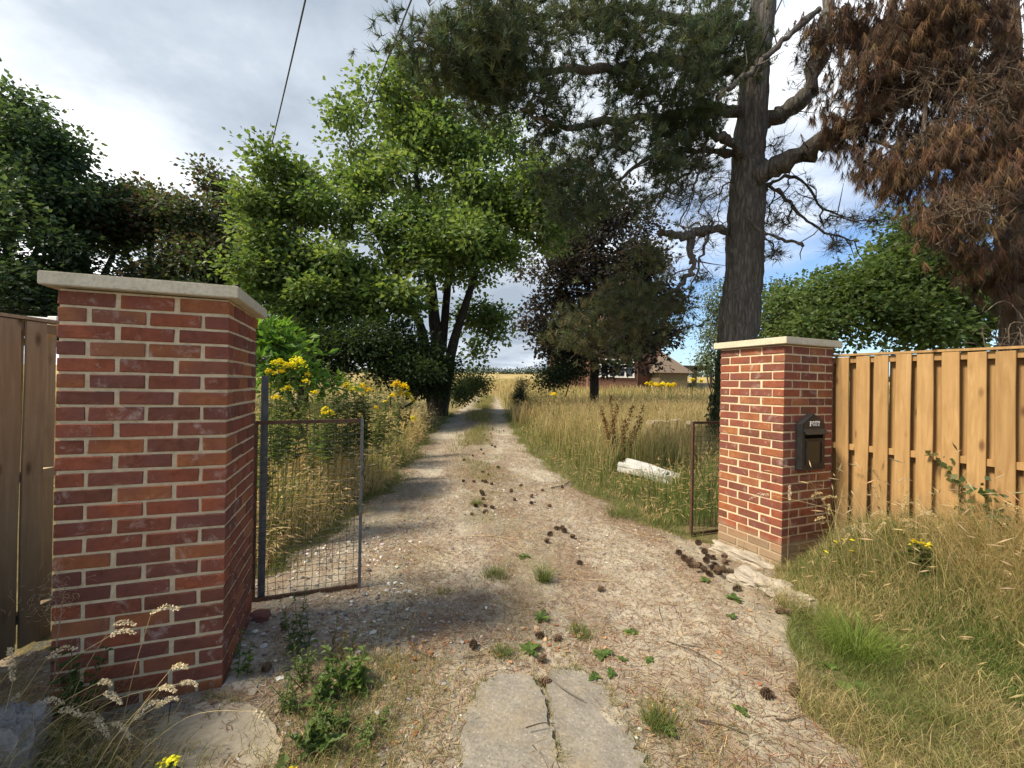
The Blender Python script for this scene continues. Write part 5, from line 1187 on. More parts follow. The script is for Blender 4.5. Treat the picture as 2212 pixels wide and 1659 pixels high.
def ragwort(label, heads, Y, base_px, group='yellow ragwort plants', leafn=80, hr=.0115, stem_r=.004, foot=None):
    """heads: (px, py, width px)"""
    if 560 < base_px < 960 and heads[0][1] < 1000:                 # keep the roots behind the drive edge
        while P(base_px, 830, Y)[0] > float(xl(Y))-.2 and Y < 16: Y += .1
    hr = hr*max(1, Y/5)
    hp = [P(x, y, Y+rng.normal(0, .04)) for x, y, w in heads]
    c = np.mean(hp, 0); bx = P(base_px, 830, Y)[0] if foot is None else foot[0]; by = Y if foot is None else foot[1]
    base = np.array([bx, by, float(SZ(bx, by))])
    t = thing('ragwort_plant', label, 'plant', base, group)
    b = MB(); LV, LF, LC, n = [], [], [], 0
    for (x, y, w), h_ in zip(heads, hp):
        top = h_-np.array([0, 0, .012]); foot_ = base+np.array([rng.normal(0, .04), rng.normal(0, .04), 0])
        mid = (foot_+top)/2+np.array([rng.normal(0, .02), rng.normal(0, .02), 0]); wm = w/FPX*Y
        q, r = sub_limb([foot_, mid, top-np.array([0, 0, wm*.5])], stem_r, stem_r*.6, 4); b.tube(q, r, 5, col=(.10, .13, .04), cap=False)
        for k in range(6):
            e = h_+np.array([rng.normal(0, wm*.22), rng.normal(0, wm*.22), -.01]); b.tube([q[-1], (q[-1]+e)/2+np.array([0, 0, -wm*.06]), e], [stem_r*.5, stem_r*.4, stem_r*.3], 4, col=(.14, .17, .05), cap=False)
        v, f, cc = frond_leaves(foot_, top, leafn, .10, [(.11, .155, .05), (.15, .195, .07), (.09, .13, .045)], .28, .5); LV.append(v); LF.append(f+n); LC.append(cc); n += len(v)
    b.build('stem', M_STEM, t); vobj('leaves', np.concatenate(LV), np.concatenate(LF), M_LEAF, np.concatenate(LC), t)
    for (x, y, w), h_ in zip(heads, hp):
        wm = w/FPX*Y; V, F = corymb(h_, wm, int(np.clip(58*(wm/.12)**1.4, 14, 140)), hr); vobj('flower_head', V, F, M_PETAL, np.repeat(pick(YEL, 1), len(V), 0)*rng.uniform(.85, 1.1, (len(V), 1)), t)
ragwort('big ragwort with broad yellow heads right of the left pillar, below the laurel', [(601, 779, 36), (642, 777, 44), (626, 786, 36), (582, 800, 22), (606, 800, 24), (664, 807, 20), (661, 821, 20)], 4.3, 620)
ragwort('ragwort with three yellow heads just right of the left pillar, lower than the big one', [(575, 831, 20), (620, 836, 24), (597, 856, 24)], 4.1, 600)
ragwort('small ragwort close against the left pillar edge near the gate top', [(568, 910, 20), (569, 933, 14), (564, 956, 10)], 3.55, 575)
ragwort('ragwort with a single yellow head between the two pairs of tall clumps', [(680, 845, 20)], 4.8, 685)
ragwort('ragwort with a two lobed yellow head in the middle of the left verge', [(749, 829, 24), (760, 838, 20), (731, 846, 10)], 5.2, 750)
ragwort('ragwort with a ragged yellow head next left of the tallest verge clump', [(782, 832, 22), (796, 840, 22), (785, 850, 12)], 5.4, 790)
ragwort('tall ragwort clump with many heads at the drive side of the left verge', [(857, 828, 28), (873, 832, 26), (880, 850, 22), (862, 848, 22), (848, 852, 16), (889, 861, 14)], 5.5, 868)
ragwort('low ragwort with one round head in the grass above the mesh gate', [(703, 880, 16), (712, 888, 26), (700, 890, 18)], 4.5, 708)
ragwort('stray ragwort with two tiny heads below the tallest verge clump', [(833, 867, 11), (813, 879, 13)], 5.0, 822)
ragwort('single small yellow ragwort head at the drive edge of the left verge', [(892, 902, 15)], 5.6, 890)
ragwort('foreground ragwort with a bright yellow head at the bottom left of the picture', [(350, 1648, 34), (370, 1638, 34)], 1.62, 350, leafn=14, hr=.0085, stem_r=.003)
ragwort('foreground ragwort head just touching the bottom edge near the green weeds', [(630, 1660, 22)], 1.70, 630, leafn=10, hr=.0085, stem_r=.003)
ragwort('yellow ragwort cluster on the bank in front of the right fence', [(1975, 1167, 18), (1992, 1172, 22), (2008, 1175, 18)], 3.05, 2000, leafn=24, hr=.009)
ragwort('lone ragwort in the golden grass near the drive bend, right side', [(1197, 850, 16)], 10.5, 1197, leafn=20, hr=.008)
for k, (px, py, w, lab) in enumerate(((1402, 826, 14, 'far ragwort patch left of the outbuilding in the meadow'), (1424, 828, 26, 'far ragwort patch widest of those before the outbuilding'), (1450, 829, 20, 'far ragwort patch in front of the outbuilding wall'), (1496, 818, 8, 'far ragwort in front of the flat shelter, left one'), (1515, 820, 8, 'far ragwort in front of the flat shelter, right one'))):
    ragwort(lab, [(px-w*.3, py+1, w*.6), (px+w*.3, py, w*.6), (px, py+3, w*.6)], 30, px, leafn=30, hr=.009, stem_r=.01)
# hawkbits on the bank near the pillar
for px, py, lab in ((1805, 1170, 'upper left'), (1822, 1166, 'upper middle'), (1841, 1166, 'upper right'), (1840, 1190, 'lower right'), (1828, 1240, 'lowest'), (1785, 1192, 'nearest the pillar')):
    Y = 3.3; c = P(px, py, Y); g = np.array([c[0]+.03, Y+.02, float(SZ(c[0], Y))])
    t = thing('hawkbit', f'small yellow hawkbit flower by the right pillar foot, {lab} of the six', 'flower', g, 'yellow hawkbits by the right pillar')
    b = MB(); b.tube([g, (g+c)/2+[.01, 0, 0], c-[0, 0, .004]], .0018, 4, col=(.12, .16, .05)); b.build('stem', M_STEM, t)
    V, F = flower_disc(c, .019, 11); vobj('flower_head', V, F, M_PETAL, np.repeat(pick(YEL, 1), len(V), 0), t)
# daisies
for px, py in ((840, 1268), (853, 1264), (868, 1268), (835, 1285), (846, 1288), (857, 1288), (862, 1286), (876, 1286), (885, 1286), (852, 1280)):
    c = DP(px, py+8); c[2] += .045
    t = thing('daisy', 'white daisy in the small clump by the free end of the left gate', 'flower', c-[0, 0, .045], 'white daisies by the left gate')
    b = MB(); b.tube([c-[.005, 0, .045], c-[0, 0, .003]], .0013, 4, col=(.10, .15, .05)); b.build('stem', M_STEM, t)
    V, F = flower_disc(c, .019, 11); cc = np.full((len(V), 3), .78); cc[0] = (.7, .5, .05); vobj('flower_head', V, F, M_PETAL, cc, t)
# dock plants gone to rust-brown seed
def dock(label, spikes, base):
    t = thing('dock_plant', label, 'plant', base, 'rusty dock plants')
    b = MB(); V, F, Cc, n = [], [], [], 0; LV, LF, LC, ln = [], [], [], 0
    for top in spikes:
        q, r = sub_limb([base+rng.normal(0, .03, 3)*[1, 1, 0], (base+top)/2+rng.normal(0, .03, 3), top], .006, .002, 8); b.tube(q, r, 5, col=(.13, .075, .035), cap=False)
        m = 190; tt = rng.random(m)*.55+.45; p = np.array([q[int(s*(len(q)-1))] for s in tt])+rng.normal(size=(m, 3))*[.022, .022, .02]
        d = rvec(m); s = unit(np.cross(d, rvec(m))); l = rng.uniform(.010, .022, (m, 1))
        V.append(np.stack([p-d*l, p+s*l*.6, p+d*l, p-s*l*.6], 1).reshape(-1, 3)); i = np.arange(m)[:, None]*4+n; F.append(np.concatenate([i+[0, 1, 2], i+[0, 2, 3]])); n += 4*m
        Cc.append(np.repeat(pick([(.20, .085, .030), (.16, .07, .028), (.25, .11, .035)], m), 4, 0))
        v, f, c = frond_leaves(base, base*.5+top*.5, 10, .18, [(.085, .13, .035), (.12, .14, .04)], .16, .02); LV.append(v); LF.append(f+ln); LC.append(c); ln += len(v)
    b.build('stem', M_STEM, t); vobj('seeds', np.concatenate(V), np.concatenate(F), M_PETAL, np.concatenate(Cc), t); vobj('leaves', np.concatenate(LV), np.concatenate(LF), M_LEAF, np.concatenate(LC), t)
q = GP(1330, 1010); dock('tall rust brown dock with several seed spikes above the white block', [P(x, y, q[1]) for x, y in ((1318, 850), (1296, 875), (1335, 872), (1350, 905), (1305, 905), (1368, 875), (1392, 872), (1388, 900), (1325, 920))], q)
# thistle-like grey weeds behind the ragwort
def weed_stand(label, pts, Y, pal, h=1.0, n=70, r0=.3):
    c = Gp(np.mean([p[0] for p in pts]), Y); t = thing('weed_stand', label, 'weeds', c, 'pale weed stands')
    b = MB(); LV, LF, LC, ln = [], [], [], 0
    for px, py in pts:
        Yk = Y
        while 560 < px < 980 and P(px, 830, Yk)[0] > float(xl(Yk))-.25 and Yk < 16: Yk += .1
        top = P(px, py, Yk+rng.normal(0, .15)); g = np.array([top[0]+rng.normal(0, .1), top[1], float(G(top[0], top[1]))])
        b.tube([g, (g+top)/2+rng.normal(0, .02, 3), top], [.005, .004, .002], 4, col=(.14, .14, .07), cap=False)
        v, f, cc = frond_leaves(g, top, n, .13, pal, .2, r0); LV.append(v); LF.append(f+ln); LC.append(cc); ln += len(v)
    b.build('stems', M_STEM, t); vobj('leaves', np.concatenate(LV), np.concatenate(LF), M_LEAF, np.concatenate(LC), t)
GREY = [(.14, .165, .075), (.19, .205, .10), (.11, .14, .06), (.24, .24, .14)]
weed_stand('grey green thistles in front of the dark thicket, left verge', [(x, 815+rng.normal(0, 14)) for x in np.linspace(680, 790, 16)], 6.2, GREY)
weed_stand('grey green weeds between the tall ragwort clump and the drive', [(x, 830+rng.normal(0, 12)) for x in np.linspace(790, 862, 12)], 7.4, GREY)
weed_stand('leafy green weeds filling the verge beneath the big ragwort', [(x, 872+rng.normal(0, 22)) for x in np.linspace(560, 820, 30)], 5.3, [(.12, .165, .055), (.16, .20, .075), (.10, .14, .05)], n=60, r0=.5)
weed_stand('grey green thistles at the right drive edge by the conifer', [(x, 838+rng.normal(0, 8)) for x in np.linspace(1140, 1215, 14)], 15, GREY)
weed_stand('green leafy weeds in front of the outbuilding and shelter', [(x, 812+rng.normal(0, 6)) for x in np.linspace(1405, 1540, 22)], 31, [(.12, .16, .06), (.17, .20, .08)], n=60)
def rosette(name, label, loc, n, L, pal, wid=.3, up=.35, group=None, cat='weed', pet=0.0):
    t = thing(name, label, cat, loc, group); loc = np.array(loc, float)
    b = MB(); b.tube([loc-[0, 0, .02], loc+[0, 0, L*.25]], [.004, .002], 5, col=(.10, .13, .05)); b.build('stem', M_STEM, t)
    a = np.linspace(0, 6.283, n, endpoint=False)+rng.normal(0, .3, n); d = np.stack([np.cos(a), np.sin(a), rng.uniform(up*.4, up*1.4, n)], 1); d = unit(d); s = unit(np.cross(d, [0, 0, 1.])); nn = np.cross(s, d)
    l = L*rng.uniform(.6, 1.15, (n, 1)); V, F, Cc = [], [], []
    for k in range(n):
        p = loc+np.array([0, 0, .008]); m = 5 if pet == 0 else 9; pts = []
        for j in range(m+1):
            f = j/m; fb = max(0.0, (f-pet)/(1-pet)); wv = wid*l[k]*max(.03, math.sin(math.pi*min(.96, fb*.9+.06))**.7*(fb > 0))*(1+.10*rng.normal()); q = p+d[k]*l[k]*f-np.array([0, 0, 1])*l[k]*.28*f*f+nn[k]*.0
            pts += [q-s[k]*wv+nn[k]*wv*.25, q, q+s[k]*wv+nn[k]*wv*.25]
        V += pts; o = k*3*(m+1)
        for j in range(m):
            for e in (0, 1): F.append([o+3*j+e, o+3*j+e+1, o+3*j+e+4, o+3*j+e+3])
        Cc += [pick(pal, 1)[0]]*(3*(m+1))
    vobj('leaves', np.array(V), np.array(F), M_LEAF, np.array(Cc), t); return t
WG = [(.12, .19, .045), (.16, .23, .06), (.09, .15, .04)]
def dpt(px, py): return DP(px, py)
rosette('broad_dock', 'broad leaved weed with big round leaves right of the drive in front', dpt(1800, 1462)+np.array([0, 0, .02]), 6, .19, [(.19, .29, .08), (.15, .24, .07)], .25, .22, pet=.42)
for px, py, n, L, lab in ((1170, 1340, 7, .09, 'dark green weed with long leaves in the middle of the drive'), (1145, 1412, 9, .085, 'dark green leafy weed just above the crack in the slab'), (1298, 1415, 9, .075, 'pale green weed right of the slab among orange leaves'), (1366, 1365, 8, .06, 'neat green rosette right of the centre weeds'),
                          (1345, 1428, 5, .04, 'tiny green weed near the slab top right corner'), (1403, 1430, 6, .04, 'tiny green weed furthest right near the slab'), (1320, 1462, 7, .045, 'little round leaved weed touching the slab corner'), (1440, 1585, 6, .07, 'bright green weed with rounded leaves right of the slab edge'),
                          (1525, 1265, 8, .06, 'green weed just in front of the pine cone heap'), (1585, 1302, 8, .08, 'green weed in front of the whitish concrete lumps'), (1130, 1205, 7, .07, 'small green weed in the drive centre beyond the grass tuft'), (1580, 1345, 7, .05, 'flat grey green rosette in the right wheel track'),
                          (1285, 1470, 8, .05, 'greyish spiky rosette on the slab top edge'), (1600, 1545, 5, .05, 'small dull weed in the dirt at the lower right')):
    rosette('weed', lab, dpt(px, py), n, L, WG, .26 if L < .08 else .2, .5)
# tall leafy weeds in the left foreground
def leafy_weed(label, base, h, n, L, pal, wid=.25):
    t = thing('leafy_weed', label, 'weed', base); base = np.array(base, float); b = MB(); LV, LF, LC, ln = [], [], [], 0
    for k in range(n):
        foot = base+np.array([rng.normal(0, .03), rng.normal(0, .03), 0]); top = foot+np.array([rng.normal(0, .05), rng.normal(0, .05), h*rng.uniform(.6, 1.05)])
        b.tube([foot, (foot+top)/2, top], [.003, .0025, .001], 4, col=(.11, .13, .05), cap=False); v, f, c = frond_leaves(foot, top, 24, L*.85, pal, wid, .08); LV.append(v); LF.append(f+ln); LC.append(c); ln += len(v)
    b.build('stems', M_STEM, t); vobj('leaves', np.concatenate(LV), np.concatenate(LF), M_LEAF, np.concatenate(LC), t)
leafy_weed('feathery green weed between the left pillar footing and the drive', dpt(640, 1420), .36, 7, .055, [(.075, .12, .04), (.10, .15, .05)], .2)
leafy_weed('thin green weed against the inner foot of the left pillar', dpt(520, 1475), .22, 3, .05, WG, .25)
leafy_weed('bushy green weed in front of the feathery one', dpt(690, 1530), .20, 8, .06, [(.10, .17, .04), (.13, .20, .05)], .28)
leafy_weed('green weed with pale leaves left of the slab', dpt(765, 1500), .22, 5, .085, [(.14, .22, .05), (.17, .25, .07)], .28)
leafy_weed('reddish dry weed beside the bushy green one', dpt(725, 1440), .24, 5, .04, [(.16, .11, .05), (.12, .13, .05)], .2)
leafy_weed('leafy weed at the bottom edge left of the slab', dpt(680, 1625), .16, 7, .065, [(.10, .16, .04), (.14, .20, .05)], .28)
for k_, (px_, py_, hh_, nm_) in enumerate(((655, 1490, .22, 'spindly weed tuft behind the bushy weeds'), (740, 1580, .14, 'low spindly weed among the orange leaves'), (620, 1545, .16, 'spindly weed between the cement patch and the bushy weeds'), (800, 1600, .10, 'low spindly weed nearest the slab'))):
    leafy_weed(nm_, dpt(px_, py_), hh_, 7, .045, [(.13, .20, .055), (.18, .24, .08)], .16)
leafy_weed('dark green leafy weed at the left foot of the left pillar', P(150, 1500, 1.86)*[1, 1, 0]+[0, 0, 0], .45, 6, .075, [(.05, .10, .02), (.07, .13, .03)], .3)
leafy_weed('dark weed bush hiding the fence side foot of the right pillar', (*(B_R+GATE_E*.42-GATE_N*.22), .02), .36, 14, .06, [(.06, .10, .03), (.09, .13, .04)], .25)
leafy_weed('green weeds in shade below the post box', (*(B_R+GATE_E*.68-GATE_N*.30), .1), .36, 12, .06, [(.07, .11, .03), (.10, .15, .04)], .25)
for px, py, r, h, lab in ((1068, 1247, .10, .085, 'broad green grass tuft left of centre on the drive'), (1175, 1262, .06, .13, 'upright green grass tuft in the centre of the drive'), (1030, 1090, .09, .07, 'faint grass tuft further up the drive, left of centre'), (1335, 1118, .16, .15, 'bright green grass clump at the right drive edge'), (1085, 1420, .06, .05, 'small grass tuft above the slab'), (960, 1280, .09, .03, 'flat dull grass pad on the left of the drive'), (1420, 1570, .07, .09, 'grass tuft beside the right edge of the slab'), (1255, 1372, .09, .06, 'grass tuft among orange leaves above the slab'), (1440, 1135, .2, .10, 'grass clump in front of the right mesh gate')):
    c = dpt(px, py); n = 240; A = c[None, :2]+rng.normal(size=(n, 2))*r*.42; d = A-c[:2]; ang = np.arctan2(d[:, 1], d[:, 0])
    V, F, Cc = blades(A, h*rng.uniform(.6, 1.2, n), rng.uniform(.3, 1.0, n), .0017, pick(GREEN, n)*.8, pick(GREEN+OLIVE, n), leandir=ang); o = vobj('grass_tuft', V-c, F, M_GRASS, Cc); o.location = c; tag(o, lab, 'grass tuft', 'grass tufts on the drive')
c = dpt(1850, 1425); n = 520; A = c[None, :2]+rng.normal(size=(n, 2))*.055; d = A-c[:2]
V, F, Cc = blades(A, rng.uniform(.12, .30, n), rng.uniform(.4, 1.2, n), .0019, pick([(.13, .20, .035), (.17, .25, .05)], n), pick([(.17, .25, .05), (.24, .30, .07)], n), leandir=np.arctan2(d[:, 1], d[:, 0])); o = vobj('grass_clump', V-c, F, M_GRASS, Cc); o.location = c; tag(o, 'vivid green arching grass clump right of the drive by the broad leaved weed', 'grass clump')
# bramble against the fence
def bramble(label, pts_s, n):
    q, r = sub_limb(pts_s, .004, .002, 8); t = thing('bramble', label, 'bramble', q[0]); b = MB(); b.tube(q, r, 5, col=(.08, .06, .035)); b.build('stem', M_STEM, t)
    k = rng.integers(3, len(q), n); V, F, Cc = [], [], []; p = q[k]+rng.normal(size=(n, 3))*.03; d = unit(rvec(n)+[0, 0, -.3]); nr = unit(rvec(n)*.5+[-.5, -.4, .5]); s = unit(np.cross(d, nr)); l = rng.uniform(.035, .065, (n, 1))
    V = np.stack([p, p+d*l*.4+s*l*.36, p+d*l, p+d*l*.4-s*l*.36], 1).reshape(-1, 3); i = np.arange(n)[:, None]*4; vobj('leaves', V, np.concatenate([i+[0, 1, 2], i+[0, 2, 3]]), M_LEAF, np.repeat(pick([(.06, .10, .03), (.09, .13, .04), (.13, .14, .05)], n), 4, 0), t)
def FP(s, off, z): return np.array([*(FEN0+FEND*s+FENN*off), z])
bramble('bramble shoot climbing across the middle boards of the right fence', [FP(1.10, .14, .25), FP(.98, .12, .62), FP(.86, .10, .92), FP(.74, .08, 1.08)], 60)
bramble('leafy bramble at the right picture edge in front of the fence', [FP(1.35, .2, .25), FP(1.15, .22, .6), FP(1.05, .2, .9)], 70)
leafy_weed('fine green weed standing before the fifth board of the right fence', FP(.60, .18, .25), .62, 6, .05, [(.11, .14, .045), (.14, .17, .06)], .15)

def stalk(label, root, tip_a, tip_b, group, w=.0011, head=.0085, gcol=(.50, .40, .20), hcol=(.80, .70, .50)):
    """one seeding grass stalk: stem up to tip_a, head from tip_a to tip_b"""
    root, tip_a, tip_b = map(lambda a: np.array(a, float), (root, tip_a, tip_b)); t = thing('grass_stalk', label, 'grass stalk', root, group)
    mid = (root+tip_a)/2+np.array([0, 0, .16*np.linalg.norm(tip_a[:2]-root[:2])+.015]); q, r = sub_limb([root, mid, tip_a], w*1.2, w*.8, 6); b = MB(); b.tube(q, r, 4, col=gcol, cap=False); b.build('stem', M_STEM, t)
    L = np.linalg.norm(tip_b-tip_a); bend = (tip_a+tip_b)/2+np.array([0, 0, L*.14]); hq, _ = sub_limb([tip_a, bend, tip_b], 1, 1, 5); n = 150
    tt = rng.random(n); p = hq[(tt*(len(hq)-1)).astype(int)]; rr = head*np.sin(np.pi*np.clip(tt*.9+.08, 0, 1))**.6; o = rvec(n)*rr[:, None]; p = p+o*.7; ax = unit(hq[-1]-hq[0]); d = unit(ax[None]*.8+o/(head+1e-6)*.8+rvec(n)*.3); s = unit(np.cross(d, rvec(n))); l = rng.uniform(.006, .011, (n, 1))
    V = np.stack([p, p+d*l*.5+s*l*.3, p+d*l, p+d*l*.5-s*l*.3], 1).reshape(-1, 3); i = np.arange(n)[:, None]*4; vobj('seed_head', V, np.concatenate([i+[0, 1, 2], i+[0, 2, 3]]), M_PETAL, np.repeat(pick([hcol, tuple(np.array(hcol)*.85)], n), 4, 0), t)
LS = [(327, 1324, 387, 1317), (245, 1350, 292, 1352), (238, 1373, 292, 1369), (56, 1414, 108, 1391), (102, 1421, 167, 1401), (346, 1486, 379, 1494), (372, 1442, 405, 1444), (390, 1476, 425, 1481), (215, 1473, 240, 1480), (225, 1497, 262, 1520), (80, 1520, 140, 1522), (128, 1535, 175, 1547), (178, 1545, 222, 1556), (205, 1555, 235, 1597), (245, 1560, 282, 1597), (102, 1610, 160, 1613), (80, 1592, 125, 1590), (290, 1552, 345, 1515), (340, 1525, 386, 1512), (550, 1536, 577, 1564), (60, 1655, 138, 1650), (28, 1470, 20, 1400), (20, 1545, 40, 1500), (195, 1655, 205, 1615)]
lst = {0: 'topmost grass stalk bowing across the left pillar, reaching furthest right', 19: 'long bowed grass stalk lying over the cement patch, furthest right of its group', 3: 'straight pale grass head nearest the left fence', 20: 'grass head lowest in the left corner, lying flat'}
for k, (xa, ya, xb, yb) in enumerate(LS):
    Y = 1.62+.16*rng.random(); ta, tb = P(xa, ya, Y), P(xb, yb, Y-.01); rx = ta[0]-rng.uniform(.20, .55)*(1 if k not in (21, 22, 23) else .1); root = np.array([rx, Y-rng.uniform(-.1, .12), 0.0]); root[2] = float(SZ(root[0], root[1]))
    stalk(lst.get(k, 'pale bowed seeding grass stalk in front of the left pillar base'), root, ta, tb, 'seeding grass stalks by the left pillar')
for k in range(34):
    s, o = rng.uniform(.25, 1.75), rng.uniform(.25, .85); r = FP(s, o, 0); r[2] = float(SZ(r[0], r[1])); h = rng.uniform(.35, .80); dx = rng.uniform(-.38, .12)
    ta = r+np.array([dx*h*1.0, rng.normal(0, .10), h]); tb = ta+unit(np.array([dx*1.1-.05, rng.normal(0, .1), rng.uniform(-.5, .55)]))*rng.uniform(.06, .11)
    stalk('straw coloured seeding grass stalk on the bank before the right fence', r, ta, tb, 'seeding grass stalks by the right fence', gcol=(.40, .33, .12), hcol=(.62, .50, .27))
stalk('very long grass stalk arching from the bank across the right pillar corner', FP(1.0, .5, .1), P(1560+100, 1068, 3.35), P(1618, 1080, 3.35), 'seeding grass stalks by the right fence')
stalk('upright grass stalk whose head stands before the mailbox side of the pillar', GP(1700, 1262), P(1705, 1080, 3.2), P(1706, 1050, 3.2), 'seeding grass stalks by the right fence')
# dried thistle fluff left of the pillar
c = P(140, 1270, 1.9); fl = thing('dried_thistle', 'wispy dried pinkish thistle against the left side of the left pillar', 'weed', (c[0], c[1], 0)); b = MB()
b.tube([(c[0]-.05, c[1], 0), (c[0]-.03, c[1], .4), c], [.004, .003, .002], 4, col=(.25, .18, .11), cap=False); b.build('stem', M_STEM, fl); b = MB()
for k in range(150):
    p = c+rng.normal(size=3)*[.055, .03, .055]+np.array([-.05, 0, -.04])*rng.random()*2; d = rvec(1)[0]*rng.uniform(.02, .045); b.tube([p, p+d*.5+rng.normal(0, .006, 3), p+d], .0007, 3, col=pick([(.42, .30, .20), (.52, .40, .28)], 1)[0], cap=False)
b.build('fluff', M_PETAL, fl)['kind'] = 'stuff'

# ------------------------------------------------------------------ litter: cones, leaves, twigs, stones, needles
def cone_mesh(k):
    n = 62; V, F, Cc = [], [], []
    for i in range(n):
        f = (i+.5)/n; a = i*2.39996; z = -.5+f; r = .36*math.sin(math.pi*min(.98, f*.82+.14))**.9; L = .22*(1.1-.6*f); op = .55+.1*rng.normal()
        ro = np.array([math.cos(a), math.sin(a), 0]); tg_ = np.array([-math.sin(a), math.cos(a), 0]); p0 = ro*r*.35+np.array([0, 0, z]); d = unit(ro+np.array([0, 0, op])); p1 = p0+d*(L+r*.55); w = .10*(1.15-.6*f)
        o = len(V); nn = unit(np.cross(tg_, d)); V += [p0-tg_*w*.4, p0+tg_*w*.4, p1+tg_*w, p1-tg_*w, p1+d*.03, p1-nn*.035]
        F += [[o, o+1, o+2], [o, o+2, o+3], [o+3, o+2, o+4], [o, o+3, o+5], [o+1, o+5, o+2], [o+3, o+4, o+5], [o+4, o+2, o+5]]
        dk = (.030, .020, .014); Cc += [dk, dk, (.13, .082, .05), (.13, .082, .05), (.19, .125, .08), (.06, .04, .028)]
    V = np.array(V)*[.050, .050, .062]; return mesh_np('pine_cone', V, np.array(F), M_PETAL_DRY, np.array(Cc))
M_PETAL_DRY = veg_mat('cone_scales', 0, .75, .2)
cones = [cone_mesh(k) for k in range(4)]
def put_cone(q, sc, label, group, lift=.022):
    o = bpy.data.objects.new('pine_cone', cones[rng.integers(4)]); C.objects.link(o); o.location = (q[0], q[1], q[2]+lift*sc); o.scale = (sc,)*3
    o.rotation_euler = (rng.uniform(1.0, 1.9)*rng.choice([-1, 1]), rng.normal(0, .3), rng.uniform(0, 6.28)); tag(o, label, 'pine cone', group)
for x, y in ((390, 370), (430, 350), (478, 422), (503, 440), (490, 480), (518, 485), (475, 475), (435, 475), (385, 475), (477, 540), (490, 585), (522, 592), (487, 615), (443, 585), (425, 625), (655, 483), (610, 522), (625, 558), (705, 545), (705, 568), (480, 340), (550, 405), (487, 250), (515, 245), (520, 300), (535, 305), (470, 320), (497, 275), (790, 582), (757, 510), (850, 498), (825, 690), (860, 705), (793, 725), (775, 760), (897, 732), (850, 685), (575, 225), (525, 222), (480, 222), (470, 530), (480, 555)):
    put_cone(DP(822.9+.461*x, 822.9+.461*y+3), rng.uniform(.85, 1.15), 'dark open pine cone lying on the drive beyond the gate', 'pine cones on the drive')
for x, y, l in ((770, 590, 'pine cone upright in the drive centre, left of a close pair'), (840, 600, 'pine cone right of a close pair in the drive centre'), (787, 785, 'dark pine cone lodged in the top of the slab crack'), (775, 695, 'pale brown pine cone just above the slab crack'), (490, 640, 'flat greyish pine cone left of the drive centre'), (935, 285, 'single pine cone in the right wheel track near the pillar'), (1020, 390, 'squashed pine cone among needles right of centre')):
    put_cone(DP(768+.5184*x, 1069.8+.5184*y+3), rng.uniform(.9, 1.1), l, 'single pine cones near the slab')
PILE = ((765, 330), (800, 340), (840, 380), (890, 260), (930, 285), (900, 385), (950, 350), (930, 410), (985, 325), (1055, 335), (1060, 355), (1000, 380), (1020, 455), (1050, 400), (1100, 425), (870, 420), (960, 440), (830, 350), (940, 380), (1010, 430), (985, 400))
for k, (x, y) in enumerate(PILE):
    put_cone(DP(1206.9+.3386*x, 1097+.3386*y+4), rng.uniform(1.0, 1.25), 'pine cone in the dark heap at the foot of the right pillar', 'heap of pine cones by the right pillar', .022 if k % 3 else .055)
for x, y in ((1140, 530), (1210, 425), (1440, 500), (1450, 515), (1550, 565), (1590, 590), (1410, 680), (1470, 690), (1560, 700)):
    put_cone(DP(1206.9+.3386*x, 1097+.3386*y+4), rng.uniform(.9, 1.15), 'pine cone beside the whitish concrete lumps, outside the main heap', 'pine cones by the concrete lumps')
for x, y, l in ((1330, 1225, 'pale open pine cone in the dirt at the lower right'), (1500, 1215, 'brown weathered pine cone next to the grass at the lower right')): put_cone(DP(1206.9+.3386*x, 1097+.3386*y+4), 1.1, l, 'pine cones at the lower right')
for px, py, l in ((615, 1368, 'pine cone lying by the feathery weed near the left pillar'), (575, 1462, 'brown pine cone on the left pillar footing')): put_cone(DP(px, py), 1.0, l, 'pine cones by the left pillar')
# fallen orange leaves
def dleaf(k):
    m = 4; V, F = [], []; cl = rng.uniform(.2, .6)
    for j in range(m+1):
        f = j/m; w = .36*math.sin(math.pi*min(.96, f*.92+.05))**.8*(1+.1*rng.normal()); x = f-.5; V += [(x, -w, .3*cl*w+.12*cl*abs(x)), (x, 0, .10*cl*abs(x)), (x, w, .45*cl*w)]
    for j in range(m):
        for e in (0, 1): F.append([3*j+e, 3*j+e+1, 3*j+e+4, 3*j+e+3])
    col = pick([(.46, .22, .10), (.54, .33, .18), (.58, .41, .27), (.36, .16, .08)], 1, .05)[0]
    return mesh_np('fallen_leaf', np.array(V), np.array(F), M_PETAL, np.tile(col, (len(V), 1)))
lm = [dleaf(k) for k in range(9)]
LP = []
for cx_, cy_, sx, sy, nn_ in ((905, 1440, 45, 28, 16), (1255, 1400, 60, 35, 14), (1425, 1540, 35, 45, 16), (860, 1400, 120, 60, 16), (1180, 1395, 60, 40, 12), (1000, 1420, 160, 60, 14), (730, 1540, 80, 70, 12), (1650, 1330, 90, 40, 8), (850, 1590, 90, 40, 10), (1100, 1330, 250, 60, 14), (800, 1230, 40, 60, 8), (1540, 1450, 120, 80, 6)):
    for _ in range(nn_): LP.append((cx_+rng.normal()*sx*.7, cy_+rng.normal()*sy*.7))
